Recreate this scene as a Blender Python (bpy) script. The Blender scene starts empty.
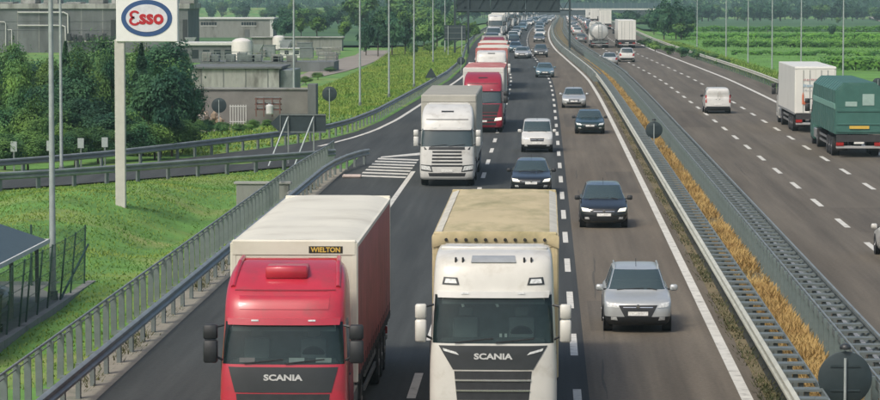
import bpy, bmesh, math, random
import numpy as np
from mathutils import Vector, Matrix, Euler

# ------------------------------------------------------------------ camera, sky, sun, exposure
SC = bpy.context.scene
COL = SC.collection
F_PX, CAM_H, HOR_Y, VP_X = 3200.0, 9.1, -15.0, 545.0
PITCH = math.atan((200 - HOR_Y) / F_PX)
YAW = math.atan((VP_X - 440) / F_PX)
cam_d = bpy.data.cameras.new('camera')
cam = bpy.data.objects.new('camera', cam_d); COL.objects.link(cam)
cam.location = (0, 0, CAM_H)
cam.rotation_euler = (math.pi / 2 - PITCH, 0, YAW)
cam_d.sensor_width = 36.0
cam_d.lens = F_PX / 880 * 36.0
cam_d.clip_start = 0.5
cam_d.clip_end = 20000
SC.camera = cam

SUN_EL, SUN_AZ = math.radians(50), math.radians(215)      # azimuth clockwise from +Y: behind the camera, to its left
world = bpy.data.worlds.new('World'); SC.world = world; world.use_nodes = True
wn = world.node_tree.nodes; wl = world.node_tree.links
sky = wn.new('ShaderNodeTexSky'); sky.sky_type = 'NISHITA'; sky.sun_disc = False
sky.sun_elevation = SUN_EL; sky.sun_rotation = SUN_AZ
sky.air_density = 1.0; sky.dust_density = 5.0; sky.ozone_density = 1.0
wn['Background'].inputs['Strength'].default_value = 0.115
wl.new(sky.outputs[0], wn['Background'].inputs['Color'])
sun_d = bpy.data.lights.new('sun', 'SUN'); sun_d.energy = 1.5; sun_d.angle = math.radians(10); sun_d.color = (1.0, 0.95, 0.86)
sun = bpy.data.objects.new('sun', sun_d); COL.objects.link(sun)
sdir = Vector((math.sin(SUN_AZ) * math.cos(SUN_EL), math.cos(SUN_AZ) * math.cos(SUN_EL), math.sin(SUN_EL)))
sun.rotation_euler = sdir.to_track_quat('Z', 'Y').to_euler()
SC.view_settings.view_transform = 'Standard'; SC.view_settings.look = 'None'
SC.view_settings.exposure = 0.4; SC.view_settings.gamma = 1.0; SC.view_settings.use_curve_mapping = False
SC.cycles.use_denoising = True
SC.cycles.max_bounces = 6; SC.cycles.volume_bounces = 0; SC.cycles.transparent_max_bounces = 8

RND = random.Random(7)
PI = math.pi

# ------------------------------------------------------------------ the lie of the land
_by = [0, 230, 300, 335, 404, 453, 511, 560, 650, 900, 1300, 1700, 6000]
_bx = [0, 0, -0.25, -0.75, -2.1, -3.0, -3.6, -3.8, -3.7, -2.2, 0.0, 1.6, 1.6]
def bx(Y):
    """sideways bend of the motorway at distance Y (smooth through the survey points)"""
    if Y <= _by[0]: return 0.0
    if Y >= _by[-1]: return _bx[-1]
    for i in range(len(_by) - 1):
        if _by[i] <= Y <= _by[i + 1]:
            h = _by[i + 1] - _by[i]; t = (Y - _by[i]) / h
            def sl(k):
                if k <= 0 or k >= len(_by) - 1: return 0.0
                return (_bx[k + 1] - _bx[k - 1]) / (_by[k + 1] - _by[k - 1])
            m0, m1 = sl(i) * h, sl(i + 1) * h
            return ((2*t**3 - 3*t*t + 1) * _bx[i] + (t**3 - 2*t*t + t) * m0 + (-2*t**3 + 3*t*t) * _bx[i+1] + (t**3 - t*t) * m1)
def zr(Y):
    """long profile of the motorway: level, then a gentle fall towards the far bridge"""
    if Y < 550: return 0.0
    if Y < 850: return -0.0082 * (Y - 550) ** 2 / 600.0
    if Y < 1750: return -0.0082 * 150 - 0.0082 * (Y - 850)
    return -0.0082 * 1050
def sm(t):
    t = min(1.0, max(0.0, t)); return t * t * (3 - 2 * t)
def RP(Xn, Y, z=0.0):
    return Vector((Xn + bx(Y), Y, zr(Y) + z))
def heading(Y):
    return -math.atan((bx(Y + 2) - bx(Y - 2)) / 4.0)

CAMROT = cam.rotation_euler.to_matrix()
def ray(px, py):
    return CAMROT @ Vector(((px - 440) / F_PX, -(py - 200) / F_PX, -1.0))
def gp(px, py, z=0.0):
    """pixel of the 880 x 400 photo -> point standing z above the ground there"""
    d = ray(px, py); Y = 300.0
    for _ in range(60):
        t = (zr(Y) + z - CAM_H) / d.z
        Yn = min(5000.0, max(20.0, d.y * t)) if t > 0 else 5000.0
        Y = Y * 0.5 + Yn * 0.5
    return Vector((d.x * t, d.y * t, zr(Y) + z))
def at(px, py, Y):
    """pixel -> point at known distance Y"""
    d = ray(px, py); t = Y / d.y
    return Vector((d.x * t, Y, CAM_H + d.z * t))

def drape(px, py, lift=0.1):
    d = ray(px, py); t = 60.0
    while t < 6000:
        p = Vector((d.x * t, d.y * t, CAM_H + d.z * t))
        if p.z < gz(p.x, p.y) + lift: return p
        t += max(0.5, t * 0.004)
    return p
RAMP_OUT = [(366, -7.7), (311, -8.7), (265, -9.8), (216, -10.9), (199, -11.7), (190, -12.7), (181, -14.9), (170, -18.2), (158, -22.2), (149, -27), (138, -38), (128, -50)]
RAMP_IN = [(366, -7.2), (311, -7.6), (265, -7.8), (216, -8.2), (199, -8.4), (185, -9.2), (172, -9.9), (162, -12.0), (154.5, -16.0), (145, -22), (132, -33), (120, -47)]
def dist_poly(x, y, pl):
    best = 1e9
    for (y0, x0), (y1, x1) in zip(pl[:-1], pl[1:]):
        dx, dy = x1 - x0, y1 - y0
        t = max(0, min(1, ((x - x0) * dx + (y - y0) * dy) / (dx * dx + dy * dy)))
        best = min(best, math.hypot(x - x0 - t * dx, y - y0 - t * dy))
    return best
def gz(X, Y):
    """ground height"""
    z = zr(Y)
    Xn = X - bx(Y)
    if -10.4 < Xn < 21:
        return z - 0.07 - Y * 0.00012
    if Xn <= -10.4:
        d = -10.4 - Xn
        if Y < 420:
            inR = RAMP_OUT[0]
            dr = min(dist_poly(X, Y, RAMP_OUT), dist_poly(X, Y, RAMP_IN))
            k = sm((dr - 0.6) / 5.0) * sm((d - 0.7) / 4.0)
            bump = 0.0
            if Y < 185:
                bump += 0.95 * math.exp(-(((X + 18.8) / 3.6) ** 2 + ((Y - 128) / 13.0) ** 2))
                bump -= 1.15 * math.exp(-(((X + 13.4) / 1.9) ** 2 + ((Y - 124) / 11.0) ** 2))
                bump += 0.10 * math.sin(X * 0.9 + Y * 0.21) + 0.07 * math.sin(Y * 0.55 - X * 0.4)
            else:
                bump += 0.0
            z += bump * k - 0.06
        else:
            z += -0.06
    else:
        z += -0.08 - 0.5 * sm((Xn - 21) / 8)
    z -= Y * 0.00012
    z += 75 * sm((Y - 1900) / 2200.0)
    if Xn > 54 or Xn < -52: z += 5.4 * sm((46 - abs(Y - 1650)) / 36)      # bridge embankments
    return z

# ------------------------------------------------------------------ materials
MATS = {}
def M(name, col, rough=0.6, metal=0.0, var=0.12, scale=4.0, bump=0.0, bscale=40.0, coat=0.0, spec=0.5, emit=None, objrand=0.0, stretch=None, dirt=None):
    if name in MATS: return MATS[name]
    m = bpy.data.materials.new(name); m.use_nodes = True
    n = m.node_tree.nodes; l = m.node_tree.links
    b = n['Principled BSDF']
    b.inputs['Roughness'].default_value = rough; b.inputs['Metallic'].default_value = metal
    b.inputs['Specular IOR Level'].default_value = spec
    b.inputs['Coat Weight'].default_value = coat; b.inputs['Coat Roughness'].default_value = 0.08
    tc = n.new('ShaderNodeTexCoord'); mp = n.new('ShaderNodeMapping')
    if stretch: mp.inputs['Scale'].default_value = stretch
    l.new(tc.outputs['Object'], mp.inputs['Vector'])
    nz = n.new('ShaderNodeTexNoise'); nz.inputs['Scale'].default_value = scale; nz.inputs['Detail'].default_value = 6; nz.inputs['Roughness'].default_value = 0.6
    l.new(mp.outputs[0], nz.inputs['Vector'])
    rp = n.new('ShaderNodeValToRGB')
    c0 = tuple(max(0, c * (1 - var)) for c in col); c1 = tuple(min(1, c * (1 + var)) for c in col)
    rp.color_ramp.elements[0].position = 0.3; rp.color_ramp.elements[1].position = 0.7
    rp.color_ramp.elements[0].color = (*c0, 1); rp.color_ramp.elements[1].color = (*c1, 1)
    l.new(nz.outputs['Fac'], rp.inputs['Fac'])
    out = rp.outputs['Color']
    if dirt:                                   # blotches of a second colour
        nz2 = n.new('ShaderNodeTexNoise'); nz2.inputs['Scale'].default_value = dirt[1]; nz2.inputs['Detail'].default_value = 8; nz2.inputs['Roughness'].default_value = 0.65
        l.new(mp.outputs[0], nz2.inputs['Vector'])
        r2 = n.new('ShaderNodeValToRGB'); r2.color_ramp.elements[0].position = dirt[2]; r2.color_ramp.elements[1].position = dirt[2] + dirt[3]
        l.new(nz2.outputs['Fac'], r2.inputs['Fac'])
        mx = n.new('ShaderNodeMix'); mx.data_type = 'RGBA'
        l.new(r2.outputs['Color'], mx.inputs['Factor']); l.new(out, mx.inputs['A']); mx.inputs['B'].default_value = (*dirt[0], 1)
        out = mx.outputs['Result']
    if objrand:
        oi = n.new('ShaderNodeObjectInfo'); mr = n.new('ShaderNodeMapRange')
        mr.inputs['To Min'].default_value = 1 - objrand; mr.inputs['To Max'].default_value = 1 + objrand
        l.new(oi.outputs['Random'], mr.inputs['Value'])
        hs = n.new('ShaderNodeHueSaturation'); l.new(mr.outputs[0], hs.inputs['Value']); l.new(out, hs.inputs['Color']); out = hs.outputs['Color']
    l.new(out, b.inputs['Base Color'])
    if bump:
        nb = n.new('ShaderNodeTexNoise'); nb.inputs['Scale'].default_value = bscale; nb.inputs['Detail'].default_value = 4
        l.new(mp.outputs[0], nb.inputs['Vector'])
        bp = n.new('ShaderNodeBump'); bp.inputs['Strength'].default_value = bump; bp.inputs['Distance'].default_value = 0.05
        l.new(nb.outputs['Fac'], bp.inputs['Height']); l.new(bp.outputs[0], b.inputs['Normal'])
    if emit:
        b.inputs['Emission Color'].default_value = (*emit[0], 1); b.inputs['Emission Strength'].default_value = emit[1]
    MATS[name] = m
    return m

def glass_mat(name, tint, clear):
    m = bpy.data.materials.new(name); m.use_nodes = True
    n = m.node_tree.nodes; l = m.node_tree.links
    b = n['Principled BSDF']; b.inputs['Base Color'].default_value = (*tint, 1); b.inputs['Roughness'].default_value = 0.06
    b.inputs['Specular IOR Level'].default_value = 1.0
    tr = n.new('ShaderNodeBsdfTransparent'); tr.inputs['Color'].default_value = (0.62, 0.74, 0.72, 1)
    mx = n.new('ShaderNodeMixShader'); mx.inputs[0].default_value = clear
    l.new(b.outputs[0], mx.inputs[1]); l.new(tr.outputs[0], mx.inputs[2])
    l.new(mx.outputs[0], n['Material Output'].inputs['Surface'])
    MATS[name] = m
    return m
GLASS = glass_mat('vehicle_glass', (0.030, 0.050, 0.055), 0.0)
GLASS_CLEAR = glass_mat('windscreen_glass', (0.03, 0.055, 0.058), 0.62)

TYRE = M('tyre', (0.018, 0.018, 0.018), 0.85, var=0.3)
RIM = M('rim', (0.35, 0.35, 0.36), 0.35, 0.8)
BLACKP = M('black_plastic', (0.022, 0.024, 0.026), 0.55, var=0.25, scale=8)
DARKTRIM = M('dark_trim', (0.03, 0.034, 0.036), 0.4)
CHROME = M('chrome', (0.62, 0.62, 0.62), 0.18, 1.0)
LAMP = M('lamp_lens', (0.62, 0.64, 0.62), 0.12, var=0.35, scale=18, coat=0.8)
LAMP_ON = M('lamp_lit', (0.8, 0.78, 0.66), 0.2, emit=((1.0, 0.93, 0.72), 0.45))
AMBER = M('amber_lens', (0.6, 0.22, 0.03), 0.25)
TAIL = M('tail_lens', (0.32, 0.015, 0.012), 0.25, var=0.3, scale=12)
PLATE = M('number_plate', (0.7, 0.7, 0.66), 0.5, var=0.25, scale=14)
WHITE = M('white_paint', (0.60, 0.60, 0.565), 0.32, var=0.06, scale=2, coat=0.4, dirt=((0.33, 0.31, 0.26), 1.7, 0.52, 0.3))
CREAM = M('cream_paint', (0.60, 0.59, 0.535), 0.30, var=0.05, scale=2, coat=0.4, dirt=((0.38, 0.35, 0.28), 1.6, 0.52, 0.3))
RED = M('red_paint', (0.44, 0.024, 0.045), 0.30, var=0.08, scale=2, coat=0.5, dirt=((0.25, 0.045, 0.05), 1.8, 0.5, 0.3))
SILVER = M('silver_paint', (0.47, 0.49, 0.48), 0.30, 0.35, var=0.05, coat=0.5)
DKGREEN = M('dark_green_paint', (0.012, 0.035, 0.035), 0.25, 0.1, coat=0.7)
BLACK = M('black_paint', (0.010, 0.013, 0.015), 0.22, 0.1, coat=0.8)
BLUE = M('steel_blue_paint', (0.13, 0.22, 0.26), 0.3, 0.3, coat=0.6)
GREYC = M('grey_paint', (0.14, 0.15, 0.15), 0.3, 0.3, coat=0.6)
DKRED = M('dark_red_paint', (0.22, 0.02, 0.025), 0.3, 0.1, coat=0.6)
TEALP = M('teal_truck_green', (0.045, 0.135, 0.112), 0.45, var=0.12, scale=1.5, dirt=((0.10, 0.20, 0.17), 1.2, 0.55, 0.25))
CHASSIS = M('chassis_dark', (0.035, 0.035, 0.036), 0.7, var=0.3)
INTERIOR = M('cab_interior', (0.085, 0.105, 0.105), 0.8, var=0.3)
STEEL = M('galvanised_steel', (0.26, 0.29, 0.285), 0.48, 0.45, var=0.22, scale=1.1, dirt=((0.22, 0.23, 0.21), 0.8, 0.55, 0.3))
STEEL_D = M('weathered_steel', (0.17, 0.20, 0.195), 0.6, 0.3, var=0.25, scale=1.5, dirt=((0.10, 0.115, 0.11), 1.3, 0.52, 0.3))
STEEL_P = M('pale_rail', (0.56, 0.56, 0.47), 0.5, 0.2, var=0.15, scale=0.9, dirt=((0.36, 0.37, 0.30), 0.7, 0.55, 0.3))
POLE = M('pole_grey', (0.36, 0.41, 0.40), 0.5, 0.2, var=0.15)
SIGNBACK = M('sign_back', (0.030, 0.047, 0.052), 0.55, 0.2, var=0.15, scale=3)
CONC = M('concrete', (0.25, 0.26, 0.24), 0.9, var=0.25, scale=0.8, bump=0.3, bscale=6, dirt=((0.12, 0.12, 0.105), 0.8, 0.46, 0.22), stretch=(1, 1, .3))
CONC_L = M('pale_concrete', (0.33, 0.34, 0.315), 0.9, var=0.25, scale=0.5, dirt=((0.14, 0.14, 0.125), 0.9, 0.46, 0.22), stretch=(1, 1, .3))
CONC_D = M('dark_concrete', (0.135, 0.15, 0.15), 0.9, var=0.25, scale=0.3, dirt=((0.085, 0.092, 0.09), 0.5, 0.46, 0.25), stretch=(1, 1, .3))
BARK = M('bark', (0.07, 0.055, 0.04), 0.9, var=0.3)

def leaf_mat(name, dark, light, scale=0.5, objrand=0.25):
    m = bpy.data.materials.new(name); m.use_nodes = True
    n = m.node_tree.nodes; l = m.node_tree.links; b = n['Principled BSDF']; b.inputs['Roughness'].default_value = 0.7
    b.inputs['Specular IOR Level'].default_value = 0.25
    g = n.new('ShaderNodeNewGeometry'); nz = n.new('ShaderNodeTexNoise'); nz.inputs['Scale'].default_value = scale; nz.inputs['Detail'].default_value = 5
    l.new(g.outputs['Position'], nz.inputs['Vector'])
    rp = n.new('ShaderNodeValToRGB'); rp.color_ramp.elements[0].position = 0.35; rp.color_ramp.elements[1].position = 0.68
    rp.color_ramp.elements[0].color = (*dark, 1); rp.color_ramp.elements[1].color = (*light, 1)
    l.new(nz.outputs['Fac'], rp.inputs['Fac'])
    oi = n.new('ShaderNodeObjectInfo'); mr = n.new('ShaderNodeMapRange'); mr.inputs['To Min'].default_value = 1 - objrand; mr.inputs['To Max'].default_value = 1 + objrand
    l.new(oi.outputs['Random'], mr.inputs['Value'])
    hs = n.new('ShaderNodeHueSaturation'); l.new(mr.outputs[0], hs.inputs['Value']); l.new(rp.outputs['Color'], hs.inputs['Color'])
    l.new(hs.outputs['Color'], b.inputs['Base Color'])
    tl = n.new('ShaderNodeBsdfTranslucent'); l.new(hs.outputs['Color'], tl.inputs['Color'])
    mx = n.new('ShaderNodeMixShader'); mx.inputs[0].default_value = 0.3
    l.new(b.outputs[0], mx.inputs[1]); l.new(tl.outputs[0], mx.inputs[2]); l.new(mx.outputs[0], n['Material Output'].inputs['Surface'])
    MATS[name] = m; return m
LEAF_A = leaf_mat('leaf_mid_green', (0.040, 0.130, 0.065), (0.18, 0.31, 0.065))
LEAF_D = leaf_mat('leaf_dark_green', (0.026, 0.088, 0.056), (0.070, 0.165, 0.072))
LEAF_B = leaf_mat('leaf_bright_green', (0.07, 0.16, 0.035), (0.16, 0.29, 0.05))
LEAF_V = leaf_mat('leaf_vine', (0.06, 0.18, 0.04), (0.15, 0.34, 0.05), 0.3)
GRASS_T = leaf_mat('grass_blades', (0.10, 0.235, 0.035), (0.30, 0.37, 0.08), 0.14, 0.0)
GRASS_Y = leaf_mat('verge_weeds', (0.13, 0.26, 0.04), (0.32, 0.375, 0.075), 0.35, 0.0)
DRY_T = leaf_mat('dry_grass', (0.36, 0.225, 0.08), (0.64, 0.47, 0.19), 0.9, 0.0)
WEED_T = leaf_mat('dull_weeds', (0.06, 0.075, 0.03), (0.15, 0.14, 0.06), 0.9, 0.0)

# ------------------------------------------------------------------ mesh helpers
def tag(o, label=None, cat=None, group=None, kind=None):
    if label: o['label'] = label
    if cat: o['category'] = cat
    if group: o['group'] = group
    if kind: o['kind'] = kind
    return o
def link(name, me, mat, parent=None):
    o = bpy.data.objects.new(name, me); COL.objects.link(o)
    if mat is not None and len(me.materials) == 0: me.materials.append(mat)
    if parent is not None: o.parent = parent
    return o
def empty(name, loc=(0, 0, 0), rz=0.0):
    o = bpy.data.objects.new(name, None); COL.objects.link(o); o.location = loc; o.rotation_euler = (0, 0, rz); o.empty_display_size = 0.3
    return o
def dup(o, parent=None):
    c = o.copy(); COL.objects.link(c); c.parent = parent
    for ch in o.children: dup(ch, c)
    return c
class MB:
    def __init__(s): s.v = []; s.f = []
    def add(s, vs, fs):
        k = len(s.v); s.v += [tuple(p) for p in vs]; s.f += [tuple(i + k for i in f) for f in fs]; return s
    def box(s, x0, x1, y0, y1, z0, z1):
        return s.add([(x0,y0,z0),(x1,y0,z0),(x1,y1,z0),(x0,y1,z0),(x0,y0,z1),(x1,y0,z1),(x1,y1,z1),(x0,y1,z1)],
                     [(0,3,2,1),(4,5,6,7),(0,1,5,4),(1,2,6,5),(2,3,7,6),(3,0,4,7)])
    def rbox(s, x0, x1, y0, y1, z0, z1, r=0.02):
        """box with all edges chamfered"""
        vs = []; xs=(x0,x1); ys=(y0,y1); zs=(z0,z1)
        idx = {}
        for i in (0,1):
            for j in (0,1):
                for k in (0,1):
                    sx = r if i == 0 else -r; sy = r if j == 0 else -r; sz = r if k == 0 else -r
                    idx[i,j,k] = len(vs)
                    vs += [(xs[i], ys[j]+sy, zs[k]+sz), (xs[i]+sx, ys[j], zs[k]+sz), (xs[i]+sx, ys[j]+sy, zs[k])]
        fs = []
        for a in (0,1):
            fs.append([idx[a,0,0], idx[a,1,0], idx[a,1,1], idx[a,0,1]][::(1 if a else -1)])
            fs.append([idx[0,a,0]+1, idx[1,a,0]+1, idx[1,a,1]+1, idx[0,a,1]+1][::(-1 if a else 1)])
            fs.append([idx[0,0,a]+2, idx[1,0,a]+2, idx[1,1,a]+2, idx[0,1,a]+2][::(1 if a else -1)])
        for a in (0,1):
            for b in (0,1):
                fs.append([idx[a,b,0], idx[a,b,1], idx[a,b,1]+1, idx[a,b,0]+1])
                fs.append([idx[a,0,b], idx[a,1,b], idx[a,1,b]+2, idx[a,0,b]+2])
                fs.append([idx[0,a,b]+1, idx[1,a,b]+1, idx[1,a,b]+2, idx[0,a,b]+2])
        for k in idx.values(): fs.append([k, k+1, k+2])
        return s.add(vs, fs)
    def cyl(s, p0, p1, r0, r1=None, n=10, caps=True):
        r1 = r0 if r1 is None else r1
        p0 = Vector(p0); p1 = Vector(p1); d = (p1 - p0)
        q = d.to_track_quat('Z', 'Y').to_matrix()
        vs = []
        for p, r in ((p0, r0), (p1, r1)):
            for i in range(n):
                a = 2 * PI * i / n; vs.append(p + q @ Vector((math.cos(a) * r, math.sin(a) * r, 0)))
        fs = [(i, (i+1) % n, n + (i+1) % n, n + i) for i in range(n)]
        if caps: fs += [tuple(range(n))[::-1], tuple(range(n, 2*n))]
        return s.add(vs, fs)
    def tube(s, pts, r, n=6):
        for a, b in zip(pts[:-1], pts[1:]): s.cyl(a, b, r, n=n)
        return s
    def prism(s, poly, y0, y1):
        """(x,z) polygon swept along y"""
        n = len(poly)
        vs = [(x, y0, z) for x, z in poly] + [(x, y1, z) for x, z in poly]
        return s.add(vs, [(i, (i+1) % n, n + (i+1) % n, n + i) for i in range(n)] + [tuple(range(n))[::-1], tuple(range(n, 2*n))])
    def bar(s, p0, p1, w, h):
        p0 = Vector(p0); p1 = Vector(p1); d = p1 - p0; q = d.to_track_quat('Y', 'Z').to_matrix()
        L = d.length; vs = []
        for y in (0, L):
            for x, z in ((-w/2,-h/2),(w/2,-h/2),(w/2,h/2),(-w/2,h/2)): vs.append(p0 + q @ Vector((x, y, z)))
        return s.add(vs, [(0,1,2,3)[::-1] and (3,2,1,0), (4,5,6,7), (0,1,5,4), (1,2,6,5), (2,3,7,6), (3,0,4,7)])
    def lathe(s, prof, c=(0,0,0), axis='z', n=20):
        vs = []; m = len(prof)
        for r, h in prof:
            for i in range(n):
                a = 2*PI*i/n
                if axis == 'z': vs.append((c[0]+r*math.cos(a), c[1]+r*math.sin(a), c[2]+h))
                elif axis == 'x': vs.append((c[0]+h, c[1]+r*math.cos(a), c[2]+r*math.sin(a)))
                else: vs.append((c[0]+r*math.sin(a), c[1]+h, c[2]+r*math.cos(a)))
        fs = []
        for j in range(m-1):
            for i in range(n): fs.append((j*n+i, j*n+(i+1) % n, (j+1)*n+(i+1) % n, (j+1)*n+i))
        fs += [tuple(range(n))[::-1], tuple(range((m-1)*n, m*n))]
        return s.add(vs, fs)
    def grid(s, nx, ny, fn):
        k = len(s.v)
        for j in range(ny+1):
            for i in range(nx+1): s.v.append(tuple(fn(i/nx, j/ny)))
        for j in range(ny):
            for i in range(nx):
                a = k + j*(nx+1) + i; s.f.append((a, a+1, a+nx+2, a+nx+1))
        return s
    def mesh(s, name, smooth=None, recalc=True):
        me = bpy.data.meshes.new(name); me.from_pydata(s.v, [], s.f)
        if recalc:
            bm = bmesh.new(); bm.from_mesh(me); bmesh.ops.recalc_face_normals(bm, faces=bm.faces); bm.to_mesh(me); bm.free()
        if smooth is not None:
            me.shade_smooth(); me.set_sharp_from_angle(angle=math.radians(smooth))
        return me
    def build(s, name, mat, parent=None, smooth=None, recalc=True):
        return link(name, s.mesh(name, smooth, recalc), mat, parent)

def np_mesh(name, verts, nper, mat, parent=None, normals=None):
    """verts (N*nper,3): N separate polygons of nper corners"""
    me = bpy.data.meshes.new(name); nv = len(verts); nf = nv // nper
    me.vertices.add(nv); me.vertices.foreach_set('co', np.asarray(verts, dtype=np.float32).ravel())
    me.loops.add(nv); me.loops.foreach_set('vertex_index', np.arange(nv, dtype=np.int32))
    me.polygons.add(nf); me.polygons.foreach_set('loop_start', np.arange(0, nv, nper, dtype=np.int32))
    me.update(calc_edges=True); me.validate()
    if normals is not None:
        me.shade_smooth(); me.normals_split_custom_set_from_vertices(np.asarray(normals, dtype=np.float32).tolist())
    return link(name, me, mat, parent)

def text_part(name, s, size, mat, parent, loc, rot, bold=0.0, sx=1.0, depth=0.004):
    cu = bpy.data.curves.new(name, 'FONT'); cu.body = s; cu.size = size; cu.align_x = 'CENTER'; cu.align_y = 'CENTER'
    cu.offset = bold; cu.extrude = depth; cu.resolution_u = 3
    o = bpy.data.objects.new('tmp_text', cu); COL.objects.link(o)
    dg = bpy.context.evaluated_depsgraph_get()
    me = bpy.data.meshes.new_from_object(o.evaluated_get(dg))
    bpy.data.objects.remove(o); bpy.data.curves.remove(cu)
    me.materials.clear()
    r = link(name, me, mat, parent); r.location = loc; r.rotation_euler = rot; r.scale = (sx, 1, 1)
    return r

# ------------------------------------------------------------------ setting: ground, roads, markings
def asphalt(name, col, col2, streak=0.25):
    m = bpy.data.materials.new(name); m.use_nodes = True
    n = m.node_tree.nodes; l = m.node_tree.links; b = n['Principled BSDF']
    b.inputs['Roughness'].default_value = 0.82; b.inputs['Specular IOR Level'].default_value = 0.35
    tc = n.new('ShaderNodeTexCoord')
    def noise(sc, mapscale, det=5):
        mp = n.new('ShaderNodeMapping'); mp.inputs['Scale'].default_value = mapscale; l.new(tc.outputs['Object'], mp.inputs['Vector'])
        z = n.new('ShaderNodeTexNoise'); z.inputs['Scale'].default_value = sc; z.inputs['Detail'].default_value = det; z.inputs['Roughness'].default_value = 0.6
        l.new(mp.outputs[0], z.inputs['Vector']); return z.outputs['Fac']
    big = noise(0.5, (1.6, 0.10, 1)); fine = noise(9, (1, 1, 1), 3); mid = noise(1.0, (2.4, 0.045, 1), 3)
    rp = n.new('ShaderNodeValToRGB'); rp.color_ramp.elements[0].position = 0.32; rp.color_ramp.elements[1].position = 0.68
    rp.color_ramp.elements[0].color = (*col, 1); rp.color_ramp.elements[1].color = (*col2, 1); l.new(big, rp.inputs['Fac'])
    def mult(a, fac, lo, hi):
        mr = n.new('ShaderNodeMapRange'); mr.inputs['From Min'].default_value = 0.3; mr.inputs['From Max'].default_value = 0.7
        mr.inputs['To Min'].default_value = lo; mr.inputs['To Max'].default_value = hi; l.new(fac, mr.inputs['Value'])
        hs = n.new('ShaderNodeHueSaturation'); l.new(mr.outputs[0], hs.inputs['Value']); l.new(a, hs.inputs['Color']); return hs.outputs['Color']
    c = mult(rp.outputs['Color'], mid, 1 - streak, 1 + streak * 0.7); c = mult(c, fine, 0.84, 1.16)
    # worn wheel tracks
    sx = n.new('ShaderNodeSeparateXYZ'); l.new(tc.outputs['Object'], sx.inputs[0])
    m1 = n.new('ShaderNodeMath'); m1.operation = 'MULTIPLY_ADD'; m1.inputs[1].default_value = 2 * PI / 1.86; m1.inputs[2].default_value = 1.2; l.new(sx.outputs[0], m1.inputs[0])
    m2 = n.new('ShaderNodeMath'); m2.operation = 'SINE'; l.new(m1.outputs[0], m2.inputs[0])
    m3 = n.new('ShaderNodeMapRange'); m3.inputs['From Min'].default_value = -1; m3.inputs['To Min'].default_value = .92; m3.inputs['To Max'].default_value = 1.06; l.new(m2.outputs[0], m3.inputs['Value'])
    h3 = n.new('ShaderNodeHueSaturation'); l.new(m3.outputs[0], h3.inputs['Value']); l.new(c, h3.inputs['Color']); c = h3.outputs['Color']
    l.new(c, b.inputs['Base Color'])
    bp = n.new('ShaderNodeBump'); bp.inputs['Strength'].default_value = 0.25; bp.inputs['Distance'].default_value = 0.02
    l.new(noise(35, (1, 1, 1), 2), bp.inputs['Height']); l.new(bp.outputs[0], b.inputs['Normal'])
    return m
ASP_DARK = asphalt('asphalt_dark', (0.038, 0.042, 0.040), (0.060, 0.065, 0.061), 0.25)
ASP_BROWN = asphalt('asphalt_brown', (0.112, 0.093, 0.068), (0.150, 0.128, 0.096), 0.2)
ASP_RIGHT = asphalt('asphalt_far_side', (0.104, 0.089, 0.067), (0.140, 0.122, 0.094), 0.2)
ASP_TAR = asphalt('asphalt_joint', (0.033, 0.036, 0.035), (0.052, 0.055, 0.052), 0.3)
PAINT = M('road_paint', (0.60, 0.59, 0.53), 0.7, var=0.12, scale=3, dirt=((0.22, 0.21, 0.18), 2.6, 0.53, 0.2))

YS = [40 + 6 * i for i in range(70)] + [460 + 15 * i for i in range(95)]
YS = [y for y in YS if y <= 1890]
def ribbon(mb, x0, x1, ya, yb, z, step=None):
    """strip of road between two nominal offsets"""
    ys = [y for y in YS if ya < y < yb]; ys = [ya] + ys + [yb]
    f0 = x0 if callable(x0) else (lambda Y: x0); f1 = x1 if callable(x1) else (lambda Y: x1)
    k = len(mb.v)
    for y in ys:
        mb.v.append(tuple(RP(f0(y), y, z + y * 0.00002))); mb.v.append(tuple(RP(f1(y), y, z + y * 0.00002)))
    for i in range(len(ys) - 1): mb.f.append((k + 2*i, k + 2*i + 1, k + 2*i + 3, k + 2*i + 2))
    return mb
def plerp(pl, Y):
    pl = sorted(pl)
    if Y <= pl[0][0]: return pl[0][1]
    for (a, xa), (b, xb) in zip(pl[:-1], pl[1:]):
        if a <= Y <= b: return xa + (xb - xa) * (Y - a) / (b - a)
    return pl[-1][1]
L_EDGE = lambda Y: -9.85 if Y < 200 else plerp([(200, -9.85), (216, -9.9), (265, -9.5), (311, -8.6), (366, -7.75), (420, -7.6), (2000, -7.6)], Y)
def structure(mb, name, mat):
    o = mb.build(name, mat, recalc=False); tag(o, kind='structure'); return o

# ground sheet
def axis(segs):
    out = []
    for a, b, st in segs:
        x = a
        while x < b - 1e-6: out.append(x); x += st
    out.append(segs[-1][1]); return out
gx = axis([(-2500, -400, 150), (-400, -100, 20), (-100, -42, 5), (-42, -8, 0.7), (-8, 28, 3), (28, 100, 4), (100, 400, 20), (400, 2500, 150)])
gy = axis([(-200, 40, 40), (40, 72, 4), (72, 200, 1.1), (200, 420, 4), (420, 1900, 15), (1900, 4200, 100), (4200, 9000, 800)])
g = MB(); nx, ny = len(gx), len(gy)
for y in gy:
    for x in gx: g.v.append((x, y, gz(x, y)))
for j in range(ny - 1):
    for i in range(nx - 1): a = j * nx + i; g.f.append((a, a + 1, a + nx + 1, a + nx))
GROUND = M('grass_ground', (0.10, 0.23, 0.042), 0.95, var=0.3, scale=0.5, bump=0.35, bscale=3, dirt=((0.27, 0.29, 0.085), 0.13, 0.5, 0.2))
go = g.build('ground', GROUND, recalc=False, smooth=60); tag(go, kind='structure')

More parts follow.
